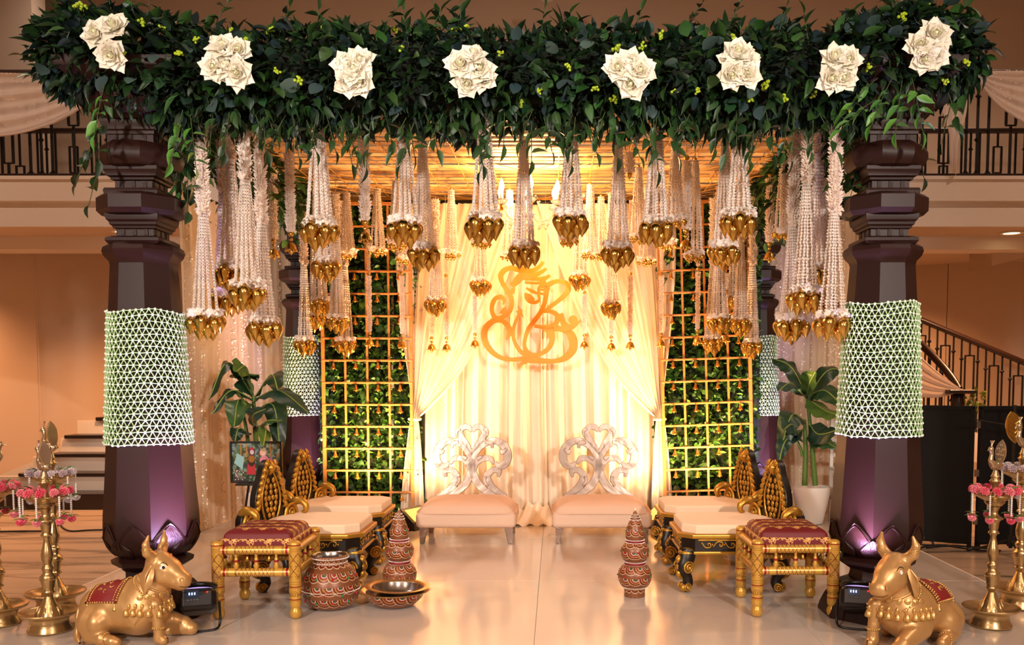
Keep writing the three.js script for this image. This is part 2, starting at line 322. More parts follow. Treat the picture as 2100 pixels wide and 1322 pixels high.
function makePillar(label, x, z) {
  const t = thing('wooden_pillar', label, 'pillar', [x, 0, z], 0, 'carved pillars of the mandap');
  for (const [n, g] of [['plinth', plinth], ['neck', neckLow], ['ring', ringLow], ['shaft', shaftGeo], ['ring', ringHigh], ['moulding', mould1], ['neck', neck1], ['moulding', mould2], ['collar', collarGeo], ['moulding', mould3], ['neck', neck2], ['moulding', mould4], ['cushion', cushion], ['neck', neck3], ['moulding', mould5], ['capital', bulbGeo], ['abacus', abacusGeo]]) mesh(n, g, pillarWood, t);
  for (let k = 0; k < 8; k++) {
    const p = mesh('lotus_petal', upperPetal, pillarWood, t, null, [0, k * PI / 4, 0]); mesh('petal_rim', upperRim, pillarWood, p);
    mesh('lower_petal', lowerPetal, pillarWood, t, null, [0, (k + 0.5) * PI / 4, 0]);
    const c = mesh('capital_petal', capPetal, pillarWood, t, null, [0, k * PI / 4, 0]);
    mesh('carved_swirl', swirl, pillarWood, c, [0, hy(218), 0.242], [-0.25, 0, 0]);
  }
  for (const [y, h, ap] of [[482, 12, 98], [386, 13, 97], [295, 12, 120]]) for (let f = 0; f < 4; f++) for (let k = -1; k <= 1; k++) {
    const a = f * PI / 2, r = ap * PX / 2.64, o = k * r * 0.62;
    mesh('dentil', dentil, pillarWood, t, [sin(a) * r + cos(a) * o, hy(y), cos(a) * r - sin(a) * o], [0, a, 0], [1.2, h * PX, 1]);
  }
  return t;
}
const PILLARS = [[-2.075, -4.67], [1.645, -4.67], [-2.13, -7.85], [1.70, -7.85]];
const FRONT_L = makePillar('dark carved pillar at the front beside the staircase, behind the gold bull with a nose in profile', ...PILLARS[0]);
copyOf(FRONT_L, [1.645, 0, -4.67], 0, 'dark carved pillar at the front beside the black folding screen');
copyOf(FRONT_L, [-2.13, 0, -7.85], 0, 'dark carved pillar at the back behind the framed picture');
copyOf(FRONT_L, [1.70, 0, -7.85], 0, 'dark carved pillar at the back beside the white planter');

// ---------- knotted jasmine nets wrapped round the shafts ----------
const strandMat = std(0xb4dca2, 0.6), budWhite = std(0xf0f8ec, 0.5);
const netGeo = (() => {
  const rows = 22, cols = 38, y0 = hy(906), y1 = hy(641), node = [];
  for (let j = 0; j <= rows; j++) { node.push([]); for (let i = 0; i < cols; i++) { const a = (i + (j % 2) / 2) / cols * 2 * PI + rr(-0.012, 0.012), y = lerp(y0, y1, j / rows) + rr(-0.0035, 0.0035) + 0.008 * sin(a * 3) * (j / rows > 0.9 ? 1 : 0.4), r = octR(a, shaftR(y), 0.75) + 0.012 + rr(-0.001, 0.003); node[j].push(V(sin(a) * r, y, cos(a) * r)); } }
  const g = [], beads = [], bead = new THREE.IcosahedronGeometry(0.0074, 0);
  const link = (a, b) => { const d = b.clone().sub(a), L = d.length(), c = new THREE.CylinderGeometry(0.0029, 0.0029, L, 4, 1, true); c.applyQuaternion(new THREE.Quaternion().setFromUnitVectors(V(0, 1, 0), d.normalize())); c.translate((a.x + b.x) / 2, (a.y + b.y) / 2, (a.z + b.z) / 2); g.push(c); };
  for (let j = 0; j <= rows; j++) for (let i = 0; i < cols; i++) {
    const a = node[j][i];
    link(a, node[j][(i + 1) % cols]);
    if (j < rows) { const k = j % 2; link(a, node[j + 1][(i - 1 + k + cols) % cols]); link(a, node[j + 1][(i + k) % cols]); }
    beads.push(bead.clone().translate(a.x, a.y, a.z));
  }
  return [merge(g), merge(beads)];
})();
function net(label, x, z, dy) {
  const t = thing('flower_net', label, 'flower net', [x, dy, z], 0, 'flower nets round the pillars');
  mesh('net', netGeo[0], strandMat, t);
  const b = mesh('bud', netGeo[1], budWhite, t); b.userData.kind = 'stuff';
}
net('pale green knotted flower net round the front pillar beside the staircase', -2.075, -4.67, 0);
net('pale green knotted flower net round the front pillar beside the black screen', 1.645, -4.67, 0.04);
net('pale green knotted flower net round the back pillar above the framed picture', -2.13, -7.85, 0.01);
net('pale green knotted flower net round the back pillar beside the white planter', 1.70, -7.85, 0.01);

// LED spotlight cans at the feet of the pillars
const blackPlastic = std(0x0c0b0d, 0.3), lensMat = std(0x05050a, 0.1, 0, { emissive: 0xdcb8ff, emissiveIntensity: 0.8 });
function parCan(label, p, turn, tilt, cd, target) {
  const t = thing('stage_light', label, 'stage light', p, turn, 'LED lights at the pillar feet');
  mesh('yoke', tubeOf([[-0.095, 0.13, 0], [-0.095, 0.02, 0.02], [-0.08, 0.008, 0.05], [0.08, 0.008, 0.05], [0.095, 0.02, 0.02], [0.095, 0.13, 0]], 0.006, 30, 6), blackPlastic, t);
  const hd = new THREE.Group(); hd.name = 'lamp_head'; hd.position.set(0, 0.02, 0.02); hd.rotation.x = -0.4; t.add(hd);
  mesh('housing', rbox(0.17, 0.11, 0.18, 0.03, 0, 0.115, 0.01), blackPlastic, hd, null, [0, 0, 0]);
  mesh('back_panel', rbox(0.13, 0.07, 0.012, 0.004, 0, 0.115, 0.104), std(0x17161a, 0.25), hd);
  mesh('display', box(0.055, 0.032, 0.004, -0.02, 0.135, 0.112), std(0x060608, 0.15, 0, { emissive: 0x30405a, emissiveIntensity: 0.5 }), hd);
  mesh('display_digits', merge([-0.034, -0.022, -0.01].map((x) => box(0.006, 0.012, 0.002, x, 0.137, 0.115))), std(0, 1, 0, { emissive: 0xbfd2ff, emissiveIntensity: 2 }), hd);
  for (let k = 0; k < 4; k++) mesh('button', box(0.009, 0.006, 0.005, -0.04 + k * 0.014, 0.108, 0.112), std(0x3a3a40, 0.5), hd);
  mesh('indicator', new THREE.SphereGeometry(0.004, 8, 6).translate(0.045, 0.142, 0.112), std(0, 1, 0, { emissive: 0xff2010, emissiveIntensity: 3 }), hd);
  mesh('lamp_rim', lathe([[0.072, 0], [0.085, 0.006], [0.085, 0.02], [0.074, 0.026], [0.07, 0.012]], 20), blackPlastic, hd, [0, 0.176, 0]);
  mesh('lamp_lens', lathe([[0, 0.012], [0.07, 0.01]], 20), lensMat, hd, [0, 0.178, 0]);
  t.updateMatrixWorld();
  const s = t.localToWorld(V(0, 0.225, 0));
  spot([s.x, s.y, s.z], target, COOL, cd, 0.55, 0.9, 4);
}
parCan('black LED stage light with lit display behind the gold bull beside the staircase', [-1.725, 0.0, -4.36], 0.3, 0, LIGHT.par, [-1.99, 0.72, -4.55]);
parCan('black LED stage light behind the gold bull beside the black screen', [1.47, 0.0, -4.4], -0.3, 0, LIGHT.par, [1.62, 0.75, -4.5]);
parCan('black LED stage light at the foot of the back pillar beside the white planter', [1.83, 0.0, -7.38], -0.2, 0, LIGHT.parRear, [1.72, 0.8, -7.7]);
parCan('black LED stage light at the foot of the back pillar behind the carved chairs', [-2.02, 0.0, -7.42], 0.2, 0, LIGHT.parRear, [-2.1, 0.8, -7.7]);

// ---------- bamboo canopy ----------
const bambooTex = dataTex(512, 64, (u, v) => { const n = fbm(u, v, 30, 3, 50, 4), kn = pow(max(0, cos(u * 2 * PI * 9)), 60); const k = 0.72 + 0.42 * n - 0.25 * kn; return [206 * k, 168 * k, 116 * k]; });
const bamboo = [0xffffff, 0xe6d8c4, 0xd0b896].map((c) => std(c, 0.55, 0, { map: bambooTex }));
const goldPaint = std(0xc08a3a, 0.35, 0.35);
const CANOPY = 2.68;
{
  const t = thing('bamboo_canopy', 'flat canopy of bamboo rods with a gold wire lattice over the seats', 'canopy', [-0.21, CANOPY, -6.2]);
  const rods = [0, 1, 2, 3].map((k) => { const pts = [], rad = []; for (let i = 0; i <= 18; i++) { pts.push(V(-1.9 + 3.8 * i / 18, rr(-0.004, 0.004), rr(-0.005, 0.005))); rad.push(0.0235 + rr(-0.003, 0.003) + (i % 2 ? 0.002 : 0)); } return limb(pts, rad, 36, 7); });
  for (let k = 0, z = -1.62; z < 1.62; k++, z += 0.108) mesh('bamboo_rod', rods[k % 4], bamboo[(k * 7 + floor(rnd() * 3)) % 3], t, [rr(-0.03, 0.03), rr(-0.003, 0.004) + 0.03, z], [rr(-0.06, 0.06), 0, 0], [k % 2 ? 1 : -1, 0.34, 1.52]);
  const wire = new THREE.CylinderGeometry(0.0035, 0.0035, 3.24, 5).rotateX(PI / 2);
  for (let k = 0; k < 17; k++) mesh('lattice_wire', wire, goldPaint, t, [-1.84 + k * 0.23, -0.004, 0]);
  const diag = new THREE.CylinderGeometry(0.0028, 0.0028, 1.35, 5).rotateX(PI / 2);
  for (let s = -1; s <= 1; s += 2) for (let k = 0; k < 14; k++) mesh('lattice_wire', diag, goldPaint, t, [-1.7 + (k % 7) * 0.2 + (s > 0 ? 2.2 : 0), -0.008, -1.0 + floor(k / 7) * 1.1], [0, s * 0.75, 0]);
  for (const [z, w] of [[-1.62, 0.05]]) mesh('cross_beam', rbox(3.95, 0.07, w, 0.008, 0, 0.0, z), goldPaint, t);
  for (const x of [-1.93, 1.93]) mesh('side_beam', rbox(0.07, 0.09, 3.2, 0.008, x, 0.03, 0), goldPaint, t);
}

// ---------- backdrop curtain ----------
const cream = std(0xf0e2cc, 0.8), silk = phys({ color: 0xf0e0c8, roughness: 0.62, sheen: 0.4, sheenRoughness: 0.5, sheenColor: 0xffe8c8 });
const CX = -0.17, CZ = -7.66;
function pleats(x, s) { return 0.018 * sin(x * 41 + s) + 0.012 * sin(x * 73 + 1.7 * s + 1.1 * sin(x * 9)) + 0.008 * sin(x * 19 + s); }
{
  const t = thing('backdrop_curtain', 'pleated cream backdrop curtain falling to the floor behind the two low seats', 'curtain', [CX, 0, CZ]);
  const edge = [-1.18, -0.62, -0.1, 0.08, 0.58, 1.18];
  for (let k = 0; k < 5; k++) {
    const x0 = edge[k] - 0.02, x1 = edge[k + 1] + 0.02;
    mesh('curtain_panel', surf((u, v) => { const x = lerp(x0, x1, u), y = lerp(2.63, 0.004, v), f = 1 + 0.5 * v, pud = smooth((v - 0.96) / 0.04); return V(x + 0.012 * sin(v * 5 + k), y, pleats(x, k * 2.1) * f + (k % 2) * 0.012 + pud * (0.05 + 0.03 * sin(x * 30))); }, 90, 30), silk, t);
  }
  mesh('curtain_rod', new THREE.CylinderGeometry(0.018, 0.018, 2.5, 10).rotateZ(PI / 2), iron, t, [0, 2.645, 0]);
  // the fabric that lies in folds on the floor between the seats
  mesh('puddled_hem', surf((u, v) => { const a = u * 2 - 1, d = v; return V(a * 0.26 * (0.8 + 0.2 * d), 0.006 + (1 - d) * 0.16 * (1 - a * a) + 0.022 * sin(a * 16 + d * 4) * (1 - d * 0.5) + 0.02, 0.05 + d * 0.2 + 0.02 * sin(a * 11)); }, 40, 10), silk, t, [0.0, -0.02, 0]);
}
function drape(side, label, tailLabel) {
  const t = thing('tieback_drape', label, 'drape', [CX, 0, CZ + 0.07], 0);
  const top0 = 0.02 * side - 0.0, top1 = 1.17 * side, tie = V(side > 0 ? 1.02 : -0.985, 0.88, 0.1);
  mesh('swag', surf((u, v) => {
    const x0 = lerp(top0, top1, u), w = pow(1 - v, 1.0), p = V(lerp(x0, tie.x, v), lerp(2.62, tie.y, v), lerp(0, tie.z, v));
    // inner threads hang slack and bow out, outer ones run straight
    const slack = (1 - u) * (1 - u);
    const k = sin(PI * min(1, v * 1.0));
    p.x += -side * 0.06 * slack * k + side * 0.03 * u * k;
    p.y += -0.30 * slack * k * (0.35 + 0.65 * v) + 0.0;
    const tight = pow(1 - v, 0.6);
    p.z += (0.03 * sin(u * 46 + sin(u * 7) * 2) + 0.018 * sin(u * 90 + 2)) * (0.15 + 0.85 * tight) * 0.9 + 0.05 * k * (1 - u * 0.5) * v;
    p.y += 0.05 * (1 - u) * smooth((v - 0.9) / 0.1) * 0;
    p.x += side * (u - 0.5) * 0.05 * smooth((v - 0.85) / 0.15);
    return p;
  }, 110, 44), silk, t);
  mesh('hem_fold', (() => { const pts = [], r = []; for (let k = 0; k <= 16; k++) { const v = 0.0 + k / 16, kk = sin(PI * min(1, v)); pts.push(V(lerp(top0, tie.x, v) - side * 0.06 * kk - side * 0.025 * smooth((v - 0.85) / 0.15), lerp(2.64, tie.y, v) - 0.30 * kk * (0.35 + 0.65 * v), lerp(0, tie.z, v) + 0.05 * kk * v + 0.01)); r.push(0.008 + 0.012 * kk); } return limb(pts, r, 40, 7); })(), silk, t);
  mesh('tieback', new THREE.TorusGeometry(0.045, 0.013, 8, 20).rotateX(PI / 2).scale(1, 1, 0.9), silk, t, [tie.x, tie.y - 0.01, tie.z]);
  mesh('tail', surf((u, v) => { const w = lerp(0.05, 0.2, pow(v, 0.6)); return V(tie.x + (u - 0.5 + side * 0.02) * w + side * 0.03 * v, lerp(tie.y, 0.01, v), tie.z + 0.028 * sin(u * 22 + v * 2) * (0.3 + v) - 0.02 * v); }, 40, 24), silk, t);
}
drape(-1, 'cream drape swept aside and tied back beside the leafy trellis behind the framed picture');
drape(1, 'cream drape swept aside and tied back towards the trellis beside the white planter');

// plain side columns of cloth between the drapes and the trellises
// ---------- gold cut-out emblem ----------
{
  const ED = 7.32, S = 0.1967 * ED / FOCAL, o = at(1093, 645, ED), t = thing('gold_emblem', 'large flat gold cut-out emblem of an elephant head in looping lines, before the curtain', 'emblem', [o.x, o.y, o.z]);
  const q = (X, Y) => [(970 + 0.1967 * X - 1093) * ED / FOCAL, (645 - 500 - 0.1967 * Y) * ED / FOCAL * 1.0];
  const goldLeaf = std(0xdc8a14, 0.4, 0.2, { bumpMap: noise256, bumpScale: 0.0008 });
  let n = 0;
  function ribbon(pts) {
    const c = new THREE.CatmullRomCurve3(pts.map(([x, y]) => V(...q(x, y), 0)), false, 'centripetal'), N = pts.length * 6, L = [], R = [];
    for (let i = 0; i <= N; i++) {
      const tt = i / N, p = c.getPoint(tt), d = c.getTangent(tt), k = tt * (pts.length - 1), j = min(floor(k), pts.length - 2), w = lerp(pts[j][2], pts[j + 1][2], k - j) * S / 2;
      L.push([p.x - d.y * w, p.y + d.x * w]); R.push([p.x + d.y * w, p.y - d.x * w]);
    }
    const s = new THREE.Shape([...L, ...R.reverse()].map((a) => new THREE.Vector2(...a)));
    return plate(s, 0.012, 0.0012, 4).translate(0, 0, 0.0004 * n++);
  }
  const blob = (pts) => plate(new THREE.Shape(pts.map(([x, y]) => new THREE.Vector2(...q(x, y)))), 0.012, 0.001, 4).translate(0, 0, 0.0004 * n++);
  const g = [
    ribbon([[348, 994, 6], [370, 960, 36], [386, 905, 58], [362, 850, 54], [310, 803, 44], [240, 796, 50], [172, 832, 58], [126, 900, 62], [120, 970, 64], [142, 1040, 62], [202, 1122, 54], [290, 1180, 44], [400, 1200, 40], [520, 1192, 48], [600, 1180, 70]]),
    ribbon([[500, 1190, 40], [600, 1195, 88], [700, 1212, 56], [850, 1215, 42], [960, 1182, 66], [1036, 1100, 84], [1045, 1020, 88], [1020, 950, 84], [975, 905, 62], [900, 882, 56], [820, 876, 66], [730, 866, 44], [640, 852, 26]]),
    ribbon([[775, 415, 60], [765, 520, 48], [745, 620, 44], [712, 700, 46], [650, 790, 42], [582, 880, 44], [545, 980, 36], [536, 1060, 38], [560, 1120, 52], [610, 1165, 70]]),
    ribbon([[800, 900, 90], [822, 985, 58], [802, 1060, 50], [755, 1112, 48], [680, 1148, 34], [590, 1150, 40]]),
    ribbon([[640, 858, 24], [720, 868, 30], [780, 900, 50]]),
    ribbon([[488, 720, 26], [450, 800, 28], [424, 880, 34], [420, 960, 34], [446, 1040, 36], [492, 1110, 42], [560, 1165, 54]]),
    blob([[500, 674], [514, 690], [512, 722], [530, 772], [492, 742], [478, 752], [450, 700], [478, 698]]),
    ribbon([[560, 280, 56], [470, 276, 54], [400, 260, 46], [330, 285, 52], [294, 340, 52], [310, 410, 44], [352, 480, 46], [396, 550, 48], [406, 620, 46], [386, 700, 46], [330, 752, 42], [250, 776, 46], [206, 720, 42], [205, 640, 44], [240, 572, 42], [298, 556, 46], [330, 592, 34], [318, 634, 8]]),
    blob([[280, 724], [300, 684], [346, 652], [350, 690], [340, 712], [312, 732]]),
    ribbon([[560, 335, 70], [500, 350, 80], [462, 390, 76], [432, 424, 50], [404, 420, 44], [392, 418, 20]]),
    blob([[380, 524], [386, 490], [442, 440], [440, 490], [432, 524]]),
    ribbon([[500, 285, 80], [560, 300, 74], [640, 282, 42], [700, 238, 38], [734, 200, 26]]),
    ribbon([[500, 345, 50], [640, 335, 46], [710, 302, 40], [766, 268, 26]]),
    ribbon([[540, 372, 30], [660, 372, 36], [740, 368, 44], [800, 338, 26]]),
    ribbon([[545, 408, 28], [650, 414, 24], [760, 408, 40]]),
    ribbon([[498, 300, 50], [500, 230, 46], [516, 180, 34]]),
    ribbon([[770, 430, 30], [714, 434, 26], [684, 470, 26], [692, 516, 26], [745, 528, 22]]), ribbon([[686, 480, 18], [740, 484, 18]]), ribbon([[690, 455, 16], [736, 458, 16]]),
    ribbon([[556, 466, 16], [610, 494, 34], [676, 522, 24]]),
    ribbon([[544, 516, 12], [560, 560, 44], [596, 596, 54], [650, 612, 34], [690, 586, 28], [682, 530, 26]]), blob([[545, 512], [600, 530], [648, 580], [600, 600], [556, 580]]),
    ribbon([[770, 440, 60], [850, 402, 42], [920, 398, 40], [982, 432, 54], [988, 490, 56], [940, 550, 48], [870, 610, 40], [800, 660, 34], [740, 702, 16]]),
    ribbon([[730, 702, 34], [810, 706, 40], [870, 740, 50], [872, 792, 44], [846, 836, 36], [780, 858, 30], [640, 850, 18]]),
    ribbon([[925, 722, 22], [928, 780, 54], [948, 836, 62], [1000, 868, 62], [1060, 842, 46], [1118, 798, 10]]),
    ribbon([[914, 735, 36], [882, 806, 38], [838, 872, 50]]), ribbon([[840, 884, 40], [930, 884, 56], [1000, 880, 50]]),
    plate(new THREE.Shape().absarc(...q(1040, 794), 46 * S, 0, 2 * PI), 0.012, 0.001, 24).translate(0, 0, 0.0004 * n++),
    ribbon([[560, 1220, 40], [505, 1246, 36], [484, 1290, 6]]),
  ];
  mesh('emblem_plate', merge(g), goldLeaf, t);
  for (const x of [-0.12, 0.1]) mesh('hanging_wire', new THREE.CylinderGeometry(0.0012, 0.0012, CANOPY - o.y - 0.35, 4), goldPaint, t, [x, 0.35 + (CANOPY - o.y - 0.35) / 2, 0.006]);
}

// ---------- crystal chandelier ----------
const crystal = phys({ color: 0xffffff, roughness: 0.05, transmission: 0.85, thickness: 0.01, ior: 1.5 }), brass = std(0xb8863c, 0.28, 0.9);
{
  const o = at(1084, 432, 6.6), t = thing('crystal_chandelier', 'glass chandelier with lit candle bulbs and crystal drops under the bamboo canopy', 'chandelier', [o.x, o.y, o.z]);
  mesh('column', lathe([[0.0, -0.12], [0.02, -0.11], [0.032, -0.08], [0.014, -0.05], [0.05, -0.03], [0.056, -0.015], [0.02, 0.0], [0.015, 0.06], [0.03, 0.09], [0.012, 0.12], [0.02, 0.16], [0.006, 0.2], [0.006, CANOPY - o.y]], 16), crystal, t);
  const armG = tubeOf([[0.03, -0.02, 0], [0.09, -0.075, 0], [0.15, -0.07, 0], [0.2, -0.02, 0], [0.225, 0.02, 0]], 0.0075, 24, 7);
  const cup = lathe([[0.0, 0.015], [0.02, 0.018], [0.043, 0.04], [0.05, 0.052], [0.044, 0.048], [0.02, 0.03], [0.012, 0.03]], 12), sleeve = lathe([[0, 0.03], [0.0125, 0.03], [0.0125, 0.115], [0, 0.116]], 10), holder = lathe([[0.0, -0.02], [0.012, -0.018], [0.014, 0.018], [0.0, 0.02]], 10);
  const flame = lathe([[0, 0.115], [0.012, 0.118], [0.0195, 0.14], [0.017, 0.16], [0.006, 0.19], [0, 0.205]], 12), drop = lathe([[0, -0.05], [0.012, -0.034], [0.008, -0.02], [0, 0]], 6), bead = new THREE.OctahedronGeometry(0.008, 0);
  const bulbMat = std(0xfff3dc, 1, 0, { emissive: 0xffcf8a, emissiveIntensity: 14 }), candle = std(0xf5efe2, 0.5, 0, {});
  for (let k = 0; k < 6; k++) {
    const a = 0.62 + k * PI / 3, arm = mesh('arm', armG, crystal, t, null, [0, a, 0]), x = 0.225 * cos(a), z = -0.225 * sin(a);
    mesh('drip_cup', cup, crystal, arm, [0.225, 0.0, 0]); mesh('candle_sleeve', sleeve, candle, arm, [0.225, 0, 0]); mesh('brass_holder', holder, brass, arm, [0.225, 0.0, 0]);
    mesh('candle_bulb', flame, bulbMat, arm, [0.225, 0, 0]);
    bulbLight([x, 0.15, z], 0xffc98a, LIGHT.bulb, 1, t);
    for (const [r, y] of [[0.15, -0.075], [0.225, -0.015], [0.09, -0.08]]) mesh('crystal_drop', drop, crystal, arm, [r, y, 0]);
    for (let j = 0; j < 7; j++) { const q = j / 6; mesh('crystal_bead', bead, crystal, t, [x * lerp(0.1, 0.95, q), 0.15 - 0.15 * q - 0.05 * sin(q * PI), z * lerp(0.1, 0.95, q)]); }
  }
}

// ---------- trellises, leaf walls and bells ----------
// LED uplights on the floor in front of the curtain corners
const uplightGlow = std(0x201005, 0.3, 0, { emissive: 0xffb050, emissiveIntensity: 1.6 });
function uplight(label, p, turn, target, cd) {
  const t = thing('floor_uplight', label, 'uplight', p, turn, 'uplights at the curtain corners');
  mesh('housing', (() => { const s = new THREE.Shape(); s.moveTo(-0.09, 0); s.lineTo(0.09, 0); s.lineTo(0.075, 0.06); s.lineTo(-0.05, 0.16); s.lineTo(-0.09, 0.13); return plate(s, 0.26, 0.006).translate(0, 0, -0.13); })(), blackPlastic, t);
  mesh('lamp_face', box(0.13, 0.006, 0.22), uplightGlow, t, [0.028, 0.114, 0], [0, 0, -0.675]);
  mesh('bracket', tubeOf([[-0.02, 0.07, -0.15], [-0.02, 0.0, -0.15], [0.06, 0.005, -0.15]], 0.007, 14, 5), blackPlastic, t);
  mesh('bracket', tubeOf([[-0.02, 0.07, 0.15], [-0.02, 0.0, 0.15], [0.06, 0.005, 0.15]], 0.007, 14, 5), blackPlastic, t);
  t.updateMatrixWorld(); const s = t.localToWorld(V(0.075, 0.17, 0));
  spot([s.x, s.y, s.z], target, AMBER, cd, 0.95, 0.9, 5);
  return t;
}

// ---------- leaves ----------
// a leaf lies along +z from the origin, its face up; w wide, l long
function leafGeo(l, w, droop, fold, pts = 4, tip = 1) {
  return surf((u, v) => { const s = u * 2 - 1, k = pow(sin(PI * pow(min(1, v * 0.97 + 0.015), tip < 1 ? 0.9 : 0.78)), tip); return V(s * w / 2 * k, -droop * v * v * l + fold * abs(s) * k * w, v * l); }, 2, pts);
}
const pointLeaf = leafGeo(0.082, 0.036, 0.25, 0.25), longLeaf = leafGeo(0.1, 0.028, 0.35, 0.25), roundLeaf = leafGeo(0.062, 0.054, 0.12, 0.12, 5, 0.6), ivyLeaf = leafGeo(0.06, 0.05, 0.3, 0.2, 4, 0.75);
const leafMat = (c, r = 0.42) => phys({ color: c, roughness: r, transmission: 0.18, thickness: 0 });
const greens = [0x1c3418, 0x162e19, 0x25431e, 0x304f22, 0x38602f].map((c) => leafMat(c)), euca = [0x3d5450, 0x4d645c, 0x34494a].map((c) => leafMat(c, 0.55));
const freshGreens = [0x4f8a34, 0x5f9a3c, 0x437a30].map((c) => leafMat(c));
const stuffLeaf = phys({ color: 0xffffff, roughness: 0.45, transmission: 0.15, thickness: 0 });
const stemMat = std(0x3a4a22, 0.6), budGreen = std(0xa8c22a, 0.5);
const lookQ = (dir, roll) => { const m = new THREE.Matrix4().lookAt(dir, V(0, 0, 0), abs(dir.y) > 0.95 ? V(1, 0, 0) : V(0, 1, 0)); return new THREE.Quaternion().setFromRotationMatrix(m).multiply(new THREE.Quaternion().setFromAxisAngle(V(0, 0, 1), roll)); };
function leafStuff(name, parent, geo, list, colors) {
  const im = new THREE.InstancedMesh(geo, stuffLeaf, list.length), c = new THREE.Color(), m = new THREE.Matrix4();
  list.forEach(([p, q, s], i) => { im.setMatrixAt(i, m.compose(p, q, V(s, s, s))); c.setHex(colors[floor(rnd() * colors.length)]); c.multiplyScalar(rr(0.75, 1.2)); im.setColorAt(i, c); });
  im.name = name; im.userData.kind = 'stuff'; parent.add(im); return im;
}
function sprig(parent, base, dir, len, mats, n = 7, leaf = pointLeaf, s = 1) {
  const side = V(dir.z, 0.2, -dir.x).normalize(), pts = [], droop = 0.25;
  const f = (t) => base.clone().addScaledVector(dir, len * t).add(V(0, -droop * len * t * t * (dir.y > 0.6 ? 0.2 : 1), 0));
  for (let k = 0; k <= 5; k++) pts.push(f(k / 5));
  const st = mesh('sprig', tubeOf(pts, 0.0022, 10, 4), stemMat, parent);
  for (let k = 0; k < n; k++) {
    const t = 0.3 + 0.7 * k / (n - 1), p = f(t), d = k === n - 1 ? dir.clone() : dir.clone().multiplyScalar(0.55).addScaledVector(side, k % 2 ? 1 : -1).add(V(rr(-0.3, 0.3), rr(-0.3, 0.3), rr(0, 0.4)));
    const l = mesh('leaf', leaf, mats[k % mats.length], st, p, null, s * rr(0.8, 1.1)); l.quaternion.copy(lookQ(d.normalize(), rr(-0.9, 0.9)));
  }
}
